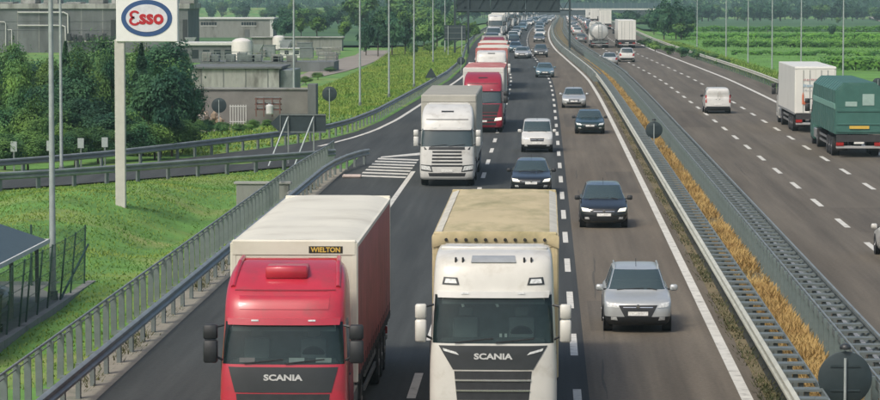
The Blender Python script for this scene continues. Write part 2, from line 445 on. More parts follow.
structure(ribbon(ribbon(MB(), L_EDGE, -6.45, 40, 1890, 0.010), -6.45, -2.95, 40, 1890, 0.010), 'road_slow_lanes', ASP_DARK)
structure(ribbon(MB(), -2.95, 0.45, 40, 1890, 0.010), 'road_middle_lane', ASP_DARK)
structure(ribbon(MB(), 0.45, 0.98, 40, 1890, 0.010), 'road_joint_strip', ASP_TAR)
structure(ribbon(MB(), 0.98, 4.85, 40, 1890, 0.010), 'road_fast_lane', ASP_BROWN)
structure(ribbon(MB(), 7.85, 20.4, 40, 1890, 0.010), 'road_opposite_carriageway', ASP_RIGHT)
structure(ribbon(MB(), -10.75, -9.85, 40, 158, 0.016), 'gutter_strip', M('gutter_dust', (0.27, 0.25, 0.20), 0.95, var=0.3, scale=0.9, dirt=((0.12, 0.13, 0.10), 0.9, 0.5, 0.2)))
rb = MB()
def resample(pl, n):
    P = [Vector((x, y, 0)) for y, x in pl]; L = [0]
    for a, b in zip(P[:-1], P[1:]): L.append(L[-1] + (b - a).length)
    out = []
    for k in range(n):
        s = L[-1] * k / (n - 1); i = 0
        while i < len(L) - 2 and L[i + 1] < s: i += 1
        out.append(P[i].lerp(P[i + 1], (s - L[i]) / (L[i + 1] - L[i])))
    return out
ro, ri = [Vector((x + bx(y), y, 0)) for y, x in RAMP_OUT], [Vector((x + bx(y), y, 0)) for y, x in RAMP_IN]
for a, b in zip(ro, ri): rb.v.append((a.x, a.y, 0.004)); rb.v.append((b.x, b.y, 0.004))
for i in range(len(ro) - 1): rb.f.append((2*i, 2*i+1, 2*i+3, 2*i+2))
structure(rb, 'exit_ramp', ASP_DARK)
structure(ribbon(MB(), 4.85, 7.85, 40, 1890, 0.004), 'median_soil', M('median_soil', (0.17, 0.135, 0.07), 0.95, var=0.35, scale=1.0, dirt=((0.085, 0.095, 0.045), 0.6, 0.5, 0.2)))

# painted lines
ZM = 0.016
def dashes(xn, ya, yb, w=0.15, ln=4.5, per=12.0, ph=0.0):
    mb = MB(); y = ya + ph
    while y < yb:
        k = len(mb.v)
        for yy in (y, y + ln):
            mb.v += [tuple(RP(xn - w/2, yy, ZM + yy*0.00004)), tuple(RP(xn + w/2, yy, ZM + yy*0.00004))]
        mb.f.append((k, k+1, k+3, k+2)); y += per
    return mb
def line(x, ya, yb, w): return ribbon(MB(), (lambda Y: (x(Y) if callable(x) else x) - w/2), (lambda Y: (x(Y) if callable(x) else x) + w/2), ya, yb, ZM)
structure(dashes(0.72, 55.3, 1700, 0.185, 4.9, 11.5), 'lane_line_fast', PAINT)
structure(dashes(-2.95, 58.5, 1700, 0.20, 4.6, 11.5), 'lane_line_slow', PAINT)
structure(line(4.45, 40, 1880, 0.26), 'edge_line_median', PAINT)
structure(line(-6.45, 40, 156, 0.22), 'edge_line_shoulder', PAINT)
structure(line(lambda Y: plerp([(176, -13.3), (188, -11.7), (199, -10.7), (216, -10.0), (265, -9.0), (311, -7.9), (366, -6.7), (420, -6.5), (1880, -6.5)], Y), 180, 1880, 0.25), 'edge_line_exit', PAINT)
structure(dashes(-6.45, 172, 350, 0.25, 3, 6), 'exit_lane_line', PAINT)
structure(dashes(11.35, 62.7, 1700, 0.22, 4.6, 11.5), 'opposite_lane_line_fast', PAINT)
structure(dashes(14.62, 62.2, 1700, 0.22, 4.6, 11.5), 'opposite_lane_line_slow', PAINT)
structure(line(18.0, 40, 1880, 0.30), 'opposite_edge_line', PAINT)
structure(line(8.15, 40, 1880, 0.22), 'opposite_median_line', PAINT)
hm = MB()                                              # hatched nose of the exit
for i, y in enumerate([150.5, 153.0, 155.5, 158.0, 160.5, 163.0, 165.5]):
    x0 = -8.9 + 0.02 * i
    k = len(hm.v)
    hm.v += [tuple(RP(x0, y + 1.3, ZM)), tuple(RP(-6.6, y, ZM)), tuple(RP(-6.6, y + 1.2, ZM)), tuple(RP(x0, y + 2.5, ZM))]
    hm.f.append((k, k+1, k+2, k+3))
k = len(hm.v)
hm.v += [tuple(RP(-8.7, 168.2, ZM)), tuple(RP(-6.3, 171.5, ZM)), tuple(RP(-6.3, 174.5, ZM)), tuple(RP(-8.7, 169.3, ZM))]; hm.f.append((k, k+1, k+2, k+3))
structure(hm, 'gore_hatching', PAINT)
# tar seams and rubber marks in the fast lane
tar = MB(); r2 = random.Random(3)
def seam(x, y, L, w):
    n = max(3, int(L / 1.2)); k = len(tar.v); xx = x
    for i in range(n + 1):
        yy = y + L * i / n; xx += r2.uniform(-0.035, 0.035); ww = w * r2.uniform(0.4, 1.2) * (0.3 if i in (0, n) else 1)
        tar.v += [tuple(RP(xx - ww, yy, 0.0145)), tuple(RP(xx + ww, yy, 0.0145))]
    for i in range(n): tar.f.append((k + 2*i, k + 2*i+1, k + 2*i+3, k + 2*i+2))
for y in (70, 82, 92, 101, 128, 137, 150): seam(1.45 + r2.uniform(-0.15, 0.2), y, r2.uniform(5, 10), 0.035)
for _ in range(14): seam(r2.uniform(8, 17), r2.uniform(90, 300), r2.uniform(4, 14), 0.02)
structure(tar, 'tar_seams', asphalt('asphalt_seam', (0.07, 0.062, 0.05), (0.10, 0.088, 0.07), 0.3))
structure(ribbon(ribbon(MB(), 5.15, 5.72, 40, 500, 0.009), 6.98, 7.85, 40, 500, 0.009), 'barrier_shade_strip', asphalt('painted_beam_shade', (0.035, 0.038, 0.03), (0.07, 0.068, 0.05), 0.3))  # dark strips: shade beneath the barrier beams painted into the ground colour

# yard and tracks
yard = MB()
for pts in ([gp(-60, 150), gp(250, 128), gp(330, 60), gp(350, 22), gp(-60, 22)],):
    yard.add([(p.x, p.y, gz(p.x, p.y) + 0.03) for p in pts], [tuple(range(len(pts)))])
structure(yard, 'works_yard', M('yard_gravel', (0.23, 0.22, 0.20), 0.95, var=0.25, scale=0.15, dirt=((0.10, 0.15, 0.06), 0.08, 0.5, 0.15)))
trk = MB()
tl = [(240, 88), (300, 78), (322, 76), (345, 71), (365, 65), (380, 59), (392, 55), (402, 50)]; tr = [(245, 83), (302, 74), (312, 70), (322, 65), (335, 60), (345, 57), (355, 55), (362, 50)]
for (a, b), (c, d) in zip(tl, tr):
    p, q = gp(a, b), gp(c, d); trk.v += [(p.x, p.y, gz(p.x, p.y) + .05), (q.x, q.y, gz(q.x, q.y) + .05)]
trk.f = [(2*i, 2*i+1, 2*i+3, 2*i+2) for i in range(len(tl) - 1)]
structure(trk, 'dirt_track', M('dirt_track', (0.25, 0.225, 0.19), 0.95, var=0.2, scale=0.3))
small_yard = MB().add([(-19.5, 76, gz(-15, 84) + 0.1), (-14.05, 76, gz(-15, 84) + 0.1), (-14.05, 97.5, gz(-15, 84) + 0.1), (-19.5, 97.5, gz(-15, 84) + 0.1)], [(0, 1, 2, 3)])
structure(small_yard, 'paved_yard', M('yard_paving', (0.16, 0.17, 0.165), 0.9, var=0.2, scale=1.2))
far_road = MB()
fl = [(838, 9.5), (848, 11.5), (858, 14), (868, 17), (880, 21.5), (900, 29)]; fr_ = [(846, 8), (858, 9), (868, 10.5), (878, 13), (890, 16.5), (910, 23)]
for (a, b), (c, d) in zip(fl, fr_):
    far_road.v += [tuple(drape(a, b, 0.5)), tuple(drape(c, d, 0.5))]
far_road.f = [(2*i, 2*i+1, 2*i+3, 2*i+2) for i in range(len(fl) - 1)]
structure(far_road, 'slip_road', M('pale_road', (0.36, 0.33, 0.30), 0.9, var=0.1, scale=0.2))

pt = MB()                                              # resurfaced patches
for xa, xb, ya, yb in ((1.2, 2.6, 84, 92), (2.9, 4.2, 140, 156), (11.6, 14.3, 118, 131), (15.0, 16.6, 170, 190), (8.6, 10.9, 205, 232), (1.3, 2.5, 205, 226)):
    ribbon(pt, xa, xb, ya, yb, 0.0135)
structure(pt, 'asphalt_patches', asphalt('asphalt_patch', (0.088, 0.075, 0.057), (0.120, 0.104, 0.08), 0.25))

# ------------------------------------------------------------------ vehicle bodies: stacks of plan outlines
US = [0, .2, .4, .58, .72, .82, .89, .93, .965, .988, 1.0]
UF = [-u for u in US[::-1]] + US[1:]
SF = [0.08, 0.2, 0.32, 0.40, 0.46, 0.54, 0.6, 0.7, 0.8, 0.92]
class Shell:
    """levels: (z, y_front, y_rear, half_width); corners are superellipses of depth D"""
    def __init__(s, levels, D=0.45, n=3.2, Dr=0.3, nr=4.0, sub=2, us=UF, sf=SF):
        s.L = levels; s.D, s.n, s.Dr, s.nr, s.us, s.sf = D, n, Dr, nr, us, sf
        zs = []
        for a, b in zip(levels[:-1], levels[1:]):
            for k in range(sub): zs.append(a[0] + (b[0] - a[0]) * k / sub)
        zs.append(levels[-1][0]); s.zs = zs
    def lev(s, z):
        L = s.L
        if z <= L[0][0]: return L[0]
        for i, (a, b) in enumerate(zip(L[:-1], L[1:])):
            if z <= b[0]:
                t = (z - a[0]) / (b[0] - a[0]); h = b[0] - a[0]; out = [z]
                for c in (1, 2, 3):                 # limited cubic between the given outlines
                    d = (b[c] - a[c]) / h
                    dp = (a[c] - L[i-1][c]) / (a[0] - L[i-1][0]) if i > 0 else d
                    dn = (L[i+2][c] - b[c]) / (L[i+2][0] - b[0]) if i + 2 < len(L) else d
                    def sl(p, q): return 0.0 if p * q <= 0 else 2 * p * q / (p + q)
                    m0, m1 = sl(dp, d) * h, sl(d, dn) * h
                    out.append((2*t**3-3*t*t+1)*a[c] + (t**3-2*t*t+t)*m0 + (3*t*t-2*t**3)*b[c] + (t**3-t*t)*m1)
                return tuple(out)
        return L[-1]
    def e(s, u, n): u = min(1, abs(u)); return 1 - (1 - u ** n) ** (1 / n)
    def ring(s, z):
        z, yf, yr, w = s.lev(z); D = min(s.D, (yr - yf) * .45); Dr = min(s.Dr, (yr - yf) * .45); P = []
        for u in s.us: P.append((u * w, yf + D * s.e(u, s.n), z))
        for k in s.sf: P.append((w, yf + D + (yr - Dr - yf - D) * k, z))
        for u in s.us[::-1]: P.append((u * w, yr - Dr * s.e(u, s.nr), z))
        for k in s.sf[::-1]: P.append((-w, yf + D + (yr - Dr - yf - D) * k, z))
        return P
    def tags(s):
        nu, ns = len(s.us), len(s.sf); T = []
        for i in range(nu - 1): T.append(('F', (s.us[i] + s.us[i+1]) / 2))
        fr = [0] + s.sf + [1]
        for i in range(ns + 1): T.append(('S', (fr[i] + fr[i+1]) / 2))
        for i in range(nu - 1): T.append(('R', -(s.us[i] + s.us[i+1]) / 2))
        for i in range(ns, -1, -1): T.append(('S', (fr[i] + fr[i+1]) / 2))
        return T
    def parts(s, rule):
        rings = [s.ring(z) for z in s.zs]; T = s.tags(); N = len(rings[0]); out = {}
        for i in range(len(rings) - 1):
            zm = (s.zs[i] + s.zs[i+1]) / 2
            for k in range(N):
                nm = rule(zm, T[k][0], T[k][1], 1 if (k < len(s.us) + len(s.sf)) else -1)
                mb = out.setdefault(nm, (MB(), {}))
                q = []
                for (a, b) in ((i, k), (i, (k+1) % N), (i+1, (k+1) % N), (i+1, k)):
                    if (a, b) not in mb[1]: mb[1][a, b] = len(mb[0].v); mb[0].v.append(rings[a][b])
                    q.append(mb[1][a, b])
                mb[0].f.append(tuple(q))
        mb = out['body']
        for i in (0, len(rings) - 1):
            k = len(mb[0].v); mb[0].v += rings[i]; mb[0].f.append(tuple(range(k, k + N)))
        return {k: v[0] for k, v in out.items()}
    def fp(s, x, z, off=0.0):
        z, yf, yr, w = s.lev(z); return (x, yf + min(s.D, (yr-yf)*.45) * s.e(x / w, s.n) - off, z)
    def rp(s, x, z, off=0.0):
        z, yf, yr, w = s.lev(z); return (x, yr - min(s.Dr, (yr-yf)*.45) * s.e(x / w, s.nr) + off, z)
    def patch(s, quad, off=0.008, rear=False, nx=6, nz=3, mb=None, depth=0.03):
        """panel that follows the nose (or tail): quad = (x,z) corners bottom-left, bottom-right, top-right, top-left"""
        f = s.rp if rear else s.fp; mb = mb or MB(); (a, b, c, d) = quad; k = len(mb.v)
        for o in (off, -depth):
            for j in range(nz + 1):
                for i in range(nx + 1):
                    u, v = i / nx, j / nz
                    x = (a[0]*(1-u)+b[0]*u)*(1-v) + (d[0]*(1-u)+c[0]*u)*v; z = (a[1]*(1-u)+b[1]*u)*(1-v) + (d[1]*(1-u)+c[1]*u)*v
                    mb.v.append(f(x, z, o))
        W = nx + 1; S = W * (nz + 1)
        for j in range(nz):
            for i in range(nx): q = k + j*W + i; mb.f.append((q, q+1, q+W+1, q+W))
        edge = [i for i in range(nx)] + [nx + W*j for j in range(nz)] + [W*nz + nx - i for i in range(nx)] + [W*(nz-j) for j in range(nz)]
        for i in range(len(edge)):
            p, q = edge[i], edge[(i+1) % len(edge)]; mb.f.append((k+p, k+q, k+q+S, k+p+S))
        return mb
def mirror(quad): a, b, c, d = quad; return ((-b[0], b[1]), (-a[0], a[1]), (-d[0], d[1]), (-c[0], c[1]))

def wheel(parent, x, y, r, w, rim=True, n=20):
    sx = 1 if x > 0 else -1
    t = MB().lathe([(r*.62, -w/2), (r*.94, -w/2), (r, -w/2+.03), (r, w/2-.03), (r*.94, w/2), (r*.62, w/2)], axis='x', n=n).build('wheel', TYRE, parent, smooth=40)
    t.location = (x, y, r)
    if rim:
        m = MB().lathe([(r*.63, sx*(w/2-.02)), (r*.60, sx*(w/2+.004)), (r*.50, sx*(w/2-.03)), (r*.18, sx*(w/2-.01)), (r*.16, sx*(w/2+.012))], axis='x', n=n)
        m.build('rim', RIM, t, smooth=40)
    return t

def car(kind, paint, lod=0, lit=False, low_black=False, rails=False, plates=True):
    """front at y=0 facing -y"""
    K = dict(
        suv=dict(L=4.12, W=1.76, H=1.61, zn=.80, zc=1.02, yc=1.02, zt=1.53, yt=1.74, rt=3.82, n=3.0),
        mpv=dict(L=4.27, W=1.78, H=1.60, zn=.76, zc=1.02, yc=.95, zt=1.52, yt=1.80, rt=3.92, n=2.6),
        hatch=dict(L=4.2, W=1.76, H=1.47, zn=.70, zc=.94, yc=1.15, zt=1.39, yt=1.95, rt=3.75, n=2.9),
        sedan=dict(L=4.6, W=1.78, H=1.43, zn=.68, zc=.92, yc=1.32, zt=1.355, yt=2.12, rt=3.45, n=2.9, trunk=.75),
        nemo=dict(L=3.96, W=1.70, H=1.74, zn=.82, zc=1.08, yc=.76, zt=1.64, yt=1.38, rt=3.84, n=3.4),
        van=dict(L=4.38, W=1.81, H=1.83, zn=.85, zc=1.12, yc=.95, zt=1.64, yt=1.55, rt=4.30, n=3.4),
        crossover=dict(L=4.5, W=1.86, H=1.68, zn=.84, zc=1.06, yc=1.15, zt=1.60, yt=1.9, rt=4.05, n=3.0))[kind]
    L, W2, H, zn, zc, yc, zt, yt, rt = K['L'], K['W']/2, K['H'], K['zn'], K['zc'], K['yc'], K['zt'], K['yt'], K['rt']
    tr = K.get('trunk', 0)
    up = .70 if kind not in ('nemo', 'van') else .84
    lv = [(.20, .20, L-.18, .86*W2), (.30, .06, L-.05, .95*W2), (.44, .0, L, .985*W2), (.60, .012, L, W2), (zn-.04, .05, L-.01, W2), (zn+.04, .17, L-.02, .995*W2),
          (zn + (zc-zn)*.55, .17+(yc-.17)*.45, L-.03, .99*W2), (zc-.04, yc*.86, L-.05, .98*W2), (zc, yc, L-(.12 if tr else .06), .955*W2),
          (zc+.07, yc+.12*(yt-yc), L-(tr+.05 if tr else .09), (.88 if up < .8 else .94)*W2), (zt-.02, yt-.03, rt+.05, (up+.02)*W2), (zt+.4*(H-.05-zt), yt+.12, rt-.02, up*.975*W2), (H-.05, yt+.34, rt-.14, up*.92*W2), (H-.015, yt+.62, rt-.32, up*.78*W2), (H, yt+.95, rt-.6, up*.5*W2)]
    S = Shell(lv, D=.42, n=K['n'], Dr=.25 if kind != 'van' else .12, nr=3.6, sub=2)
    root = empty({'nemo': 'compact_van', 'van': 'panel_van'}.get(kind, 'car'))
    panel = kind == 'van'
    def rule(z, tg, u, side):
        if zc + .035 < z < zt - .005:
            if tg == 'F' and abs(u) < .94: return 'windscreen'
            if tg == 'R' and abs(u) < .86 and not panel: return 'rear_window'
            if tg == 'S':
                if panel and u > .30: return 'body'
                if .02 < u < .43 or .49 < u < .93: return 'side_window_r' if side > 0 else 'side_window_l'
            if tg == 'F' and abs(u) >= .97: return 'side_window_r' if side > 0 else 'side_window_l'
        if low_black and z < .47: return 'lower_cladding'
        return 'body'
    for nm, mb in S.parts(rule).items():
        mt = paint if nm == 'body' else (BLACKP if nm == 'lower_cladding' else (GLASS if lod or 'screen' not in nm else GLASS_DK))
        mb.build('side_window' if nm.startswith('side') else nm, mt, root, smooth=48)
    hl = LAMP_ON if lit else LAMP
    z0 = zn
    q = ((.56*W2, z0-.13), (.90*W2, z0-.115), (.95*W2, z0+.015), (.66*W2, z0-.015))
    for qq in (q, mirror(q)): S.patch(qq, .012).build('headlight', hl, root, smooth=50)
    if kind == 'suv':
        S.patch(((-.40*W2, .44), (.40*W2, .44), (.58*W2, z0-.06), (-.58*W2, z0-.06)), .010).build('grille', BLACKP, root, smooth=50)
    else: S.patch(((-.42*W2, z0-.20), (.42*W2, z0-.20), (.46*W2, z0-.04), (-.46*W2, z0-.04)), .008).build('grille', BLACKP, root, smooth=50)
    S.patch(((-.55*W2, .30), (.55*W2, .30), (.62*W2, .44), (-.62*W2, .44)), .006).build('lower_intake', BLACKP, root, smooth=50)
    if plates:
        S.patch(((-.26, .47), (.26, .47), (.26, .575), (-.26, .575)), .018, nz=1).build('number_plate', PLATE, root)
    S.patch(((-.26, zn-.06 if kind != 'van' else .62), (.26, zn-.06 if kind != 'van' else .62), (.26, zn+.05 if kind != 'van' else .73), (-.26, zn+.05 if kind != 'van' else .73)), .018, True, nz=1).build('rear_plate', PLATE, root)
    tq = ((.68*W2, zc-.30), (.95*W2, zc-.30), (.95*W2, zc-.02), (.74*W2, zc-.04)) if not panel else ((.86*W2, zc-.35), (.98*W2, zc-.35), (.98*W2, zc+.2), (.88*W2, zc+.2))
    for qq in (tq, mirror(tq)): S.patch(qq, .012, True).build('tail_light', TAIL, root, smooth=50)
    if lod < 2:
        S.patch(((-.9*W2, .26), (.9*W2, .26), (.93*W2, .52), (-.93*W2, .52)), .02, True).build('rear_bumper', BLACKP if kind in ('van', 'suv', 'crossover') else paint, root, smooth=50)
    if lod == 0:
        bar = MB(); S.patch(((-.44*W2, z0-.125), (.44*W2, z0-.125), (.44*W2, z0-.105), (-.44*W2, z0-.105)), .016, nz=1, mb=bar)
        bar.build('grille_bar', CHROME, root)
        bd = MB().lathe([(.005, -.012), (.05, -.012), (.055, 0), (.05, .012)], axis='y', n=14).build('badge', CHROME, root); bd.location = S.fp(0, z0-.09, .03)
        for sx in (-1, 1):
            fq = ((.60*W2, .34), (.80*W2, .35), (.80*W2, .43), (.64*W2, .43)); fq = fq if sx > 0 else mirror(fq)
            S.patch(fq, .012).build('fog_lamp', LAMP, root, smooth=50)
        for sx in (-1, 1):
            a = S.fp(sx*.60*W2, zc+.03, .02); b = S.fp(sx*.05*W2 + .25*W2, zc+.075, .02)
            MB().bar(a, b, .02, .02).build('wiper', BLACKP, root)
        if panel or kind == 'crossover':
            mb = MB().box(-.004, .004, S.rp(0, zc)[1]-.02, S.rp(0, zc)[1]+.01, .55, zt)
            if panel: mb.build('door_seam', BLACKP, root)
            for sx in (-.12, .12): MB().rbox(sx-.05, sx+.05, S.rp(0, zc)[1]-.02, S.rp(0, zc)[1]+.03, .98, 1.03, .01).build('door_handle', BLACKP, root)
    for sx in (-1, 1):
        ym = yc + .33
        MB().rbox(sx*(W2+.10)-.10, sx*(W2+.10)+.10, ym-.06, ym+.08, zc-.02, zc+.15, .035).build('mirror', BLACKP if (panel or paint in (BLACK, DKGREEN)) else paint, root, smooth=60)
        if lod < 2: MB().box(sx*(W2-.04)-.06, sx*(W2-.04)+.06, ym, ym+.05, zc, zc+.04).build('mirror_arm', BLACKP, root)
        if rails: MB().tube([(sx*.58, yt+.25, H-.09), (sx*.58, yt+.38, H+.01), (sx*.58, rt-.4, H+.01), (sx*.58, rt-.22, H-.09)], .02).build('roof_rail', paint, root)
        for yy in (.80, L-.80):
            if lod == 0: MB().lathe([(.02, -.01), (.375, -.01), (.375, .004), (.02, .004)], axis='x', n=20).build('wheel_arch', BLACKP, root).location = (sx*(W2+.002), yy, .34)
            wheel(root, sx*(W2-.11), yy, .315, .235, rim=lod < 2, n=20 if lod < 2 else 10)
    if lod == 0:
        ant = MB().cyl((0, yt+.42, H-.03), (0, yt+.60, H+.16), .008, n=5).build('aerial', BLACKP, root)
    root['len'] = L
    return root
GLASS_DK = glass_mat('car_windscreen', (0.055, 0.085, 0.09), 0.22)

# ------------------------------------------------------------------ trucks
def cab_R(root, paint, slots=False, lit=False, text=True, mirrors=None, hi=0):
    lv = [(.32, .10, 2.20, 1.17), (.42, .02, 2.22, 1.22), (.80, .0, 2.24, 1.24), (1.05, .02, 2.24, 1.24), (1.40, .05, 2.24, 1.235), (1.71, .09, 2.24, 1.225), (1.80, .11, 2.24, 1.22), (2.20, .20, 2.24, 1.20),
          (2.60, .31, 2.24, 1.175), (2.70, .34, 2.24, 1.175), (2.95, .44, 2.24, 1.17), (3.18, .66, 2.24, 1.16), (3.38, 1.02, 2.24, 1.13), (3.53, 1.40, 2.23, 1.08), (3.62, 1.72, 2.20, 1.00), (3.66, 1.95, 2.15, .85)]
    return cab(root, lv, 1.80, 2.58, paint, slots, lit, text, mirrors, hi, dict(ztext=1.55, gtop=1.73, gbot=1.27, hatch=(3.36, 3.50)))
def cab_S(root, paint, slots=False, lit=False, text=True, mirrors=None, hi=0):
    lv = [(.32, .10, 2.20, 1.17), (.42, .02, 2.22, 1.22), (.85, .0, 2.24, 1.245), (1.25, .02, 2.24, 1.245), (1.7, .06, 2.24, 1.24), (2.03, .09, 2.24, 1.23), (2.13, .11, 2.24, 1.225), (2.6, .20, 2.24, 1.205),
          (3.06, .31, 2.24, 1.18), (3.16, .34, 2.24, 1.18), (3.42, .42, 2.24, 1.17), (3.68, .56, 2.24, 1.15), (3.82, .90, 2.24, 1.12), (3.89, 1.40, 2.23, 1.07), (3.92, 1.9, 2.15, .9)]
    return cab(root, lv, 2.13, 3.04, paint, slots, lit, text, mirrors, hi, dict(ztext=1.88, gtop=2.07, gbot=1.63, hatch=(3.70, 3.79)))
def cab(root, lv, zb, zt, paint, slots, lit, text, mmat, hi, o):
    S = Shell(lv, D=.40, n=3.6, Dr=.10, nr=5, sub=2)
    def rule(z, tg, u, side):
        if zb < z < zt:
            if tg == 'F' and abs(u) < .95: return 'windscreen'
            if tg == 'S' and u < .56 and z > zb + .02: return 'side_window_r' if side > 0 else 'side_window_l'
        return 'body'
    for nm, mb in S.parts(rule).items():
        mb.build('cab' if nm == 'body' else ('side_window' if nm.startswith('side') else nm), paint if nm == 'body' else (GLASS_CLEAR if nm == 'windscreen' and hi else GLASS_DK if nm == 'windscreen' else GLASS), root, smooth=45)
    MB().box(-1.12, 1.12, .75, 2.1, .9, zt + .02).build('cab_interior', INTERIOR, root)
    w = 1.2
    # sun visor lip over the glass
    S.patch(((-1.08, zt - .03), (1.08, zt - .03), (1.10, zt + .09), (-1.10, zt + .09)), .09, depth=.0).build('sun_visor', paint if not hi else MATS['white_paint'] if paint is CREAM else paint, root, smooth=50)
    for x in (-.55, .55): S.patch(((x-.07, zt+.045), (x+.07, zt+.045), (x+.07, zt+.075), (x-.07, zt+.075)), .10, nz=1).build('marker_lamp', LAMP, root)
    zt2, zb2 = o['gtop'], o['gbot']
    if slots:
        for i in range(5):
            z = .90 + i * .155
            S.patch(((-.70+.012*i, z), (.70-.012*i, z), (.71-.012*i, z+.085), (-.71+.012*i, z+.085)), .006, nz=1).build('grille_slot', BLACKP, root)
        S.patch(((-1.02, zb-.14), (1.02, zb-.14), (1.06, zb-.01), (-1.06, zb-.01)), .008).build('windscreen_base', DARKTRIM, root, smooth=50)
    else:
        kx = .93 if zb2 < 1.5 else .78
        S.patch(((-kx, zb2), (kx, zb2), (1.06, zt2+.02), (-1.06, zt2+.02)), .012, nx=12, nz=5).build('front_panel', DARKTRIM, root, smooth=50)
        n = 5 if zb2 > 1.5 else 3
        for i in range(n):
            z = zb2 - .06 - i * .20; ww = kx - .04 - .02 * i
            S.patch(((-ww, z-.13), (ww, z-.13), (ww+.015, z+.03), (-ww-.015, z+.03)), .006, nz=1).build('grille', BLACKP, root)
            if zb2 > 1.5: S.patch(((-ww, z-.16), (ww, z-.16), (ww, z-.135), (-ww, z-.135)), .03, nz=1).build('grille_bar', CHROME, root)
        if zb2 > 1.5:
            q = ((.66, zt2-.16), (.96, zt2-.08), (.98, zt2-.03), (.72, zt2-.10))
            for qq in (q, mirror(q)): S.patch(qq, .02, nz=1).build('marker_lamp', LAMP, root)
    q = ((.70, .72), (1.16, .78), (1.17, .96), (.78, .92))
    for qq in (q, mirror(q)): S.patch(qq, .012).build('headlight', LAMP_ON if lit else LAMP, root, smooth=50)
    if slots:
        for qq in (((.64, .66), (1.18, .72), (1.19, 1.0), (.72, .97)), mirror(((.64, .66), (1.18, .72), (1.19, 1.0), (.72, .97)))): S.patch(qq, .006).build('headlight_surround', DARKTRIM, root, smooth=50)
    S.patch(((-.8, .46), (.8, .46), (.85, .62), (-.85, .62)), .006).build('lower_intake', BLACKP, root, smooth=50)
    S.patch(((-.26, .66), (.26, .66), (.26, .77), (-.26, .77)), .015, nz=1).build('number_plate', PLATE, root)
    # roof: hatch / spoiler edge
    za, zb_ = o['hatch']
    ha, hb = S.fp(0, za, 0)[1], S.fp(0, zb_, 0)[1]
    if hi == 1:
        MB().rbox(-.41, .41, ha, hb + .35, za + .02, zb_ + .12, .03).build('roof_hatch', paint, root, smooth=50)
        S.patch(((-.98, 3.175), (.98, 3.175), (.98, 3.195), (-.98, 3.195)), .012, nx=10, nz=1).build('roof_seam', DKRED, root)
        S.patch(((-.86, 2.84), (.86, 2.84), (.88, 3.09), (-.88, 3.09)), .012, nx=10, nz=3).build('roof_panel', paint, root, smooth=50)
        for sx in (-1, 1):
            MB().tube([(sx*1.02, S.fp(sx*1.02, 3.22)[1]+.02, 3.23), (sx*1.0, S.fp(sx*1.0, 3.41)[1]+.05, 3.45), (sx*.97, 1.75, 3.63), (sx*.95, 2.25, 3.69)], .05, 8).build('roof_fairing', paint, root, smooth=60)
    elif hi == 2:
        MB().rbox(-1.06, 1.06, 1.35, 1.55, 3.85, 3.925, .03).build('spoiler_lip', WHITE, root, smooth=50)
        S.patch(((-.44, za - .02), (.44, za - .02), (.42, zb_), (-.42, zb_)), .03, nx=8, nz=3).build('roof_hatch', M('grey_hatch', (.30, .32, .33), .3), root, smooth=50)
        q = ((.66, 3.25), (1.0, 3.26), (.97, 3.40), (.70, 3.39))
        for qq in (q, mirror(q)):
            S.patch(qq, .014).build('roof_lamp_surround', DARKTRIM, root)
            qi = [((p[0]-(.835 if qq is q else -.835))*.72 + (.835 if qq is q else -.835), (p[1]-3.325)*.6 + 3.325) for p in qq]
            S.patch(tuple(qi), .024).build('roof_lamp', LAMP, root)
        for x in (-.74, .74, -.6, .6): MB().rbox(x-.02, x+.02, S.fp(x, 3.70)[1]-.03, S.fp(x, 3.70)[1]+.06, 3.66, 3.77, .01).build('roof_bracket', BLACKP, root)
    else:
        S.patch(((-.28, za-.03), (.28, za-.03), (.28, za+.03), (-.28, za+.03)), .02, nz=1).build('roof_vent', BLACKP, root)
        S.patch(((-.95, 3.0), (.95, 3.0), (.95, 3.03), (-.95, 3.03)), .01, nx=10, nz=1).build('roof_seam', DARKTRIM, root)
    MB().prism([(-1.05, zt+.75), (1.05, zt+.75), (.98, 3.68 if zt < 3 else 3.91), (-.98, 3.68 if zt < 3 else 3.91)], 2.10, 2.30).build('air_deflector', paint, root)
    # mirrors
    mm = mmat or BLACKP
    for sx in (-1, 1):
        mw = .135 if mm is BLACKP else .11
        MB().rbox(sx*1.41-mw, sx*1.41+mw, .16, .34, zb+.02, zb+.46, .03).build('mirror', mm, root, smooth=60)
        MB().rbox(sx*1.41-mw, sx*1.41+mw, .16, .34, zb+.475, zb+.76, .03).build('mirror', mm, root, smooth=60)
        MB().tube([(sx*1.16, .34, zb+.74), (sx*1.36, .26, zb+.70)], .025).build('mirror_arm', BLACKP, root); MB().tube([(sx*1.18, .34, zb+.06), (sx*1.36, .26, zb+.16)], .025).build('mirror_arm', BLACKP, root)
        MB().rbox(sx*1.23-.02, sx*1.23+.02, .95, 1.15, zb-.30, zb-.26, .01).build('door_handle', BLACKP, root)
        MB().box(sx*1.243-.004, sx*1.243+.004, .62, .63, .75, zb+.02).build('door_seam', BLACKP, root)
        for k in range(2): MB().rbox(sx*1.16-.09, sx*1.16+.09, .75, 1.25, .36+.33*k, .42+.33*k, .01).build('step', BLACKP, root)
    for x0, x1 in ((-.75, .0), (.05, .8)):
        MB().tube([S.fp(x0, zb+.02, .03), S.fp(x1, zb+.10, .03)], .014, n=5).build('wiper', BLACKP, root)
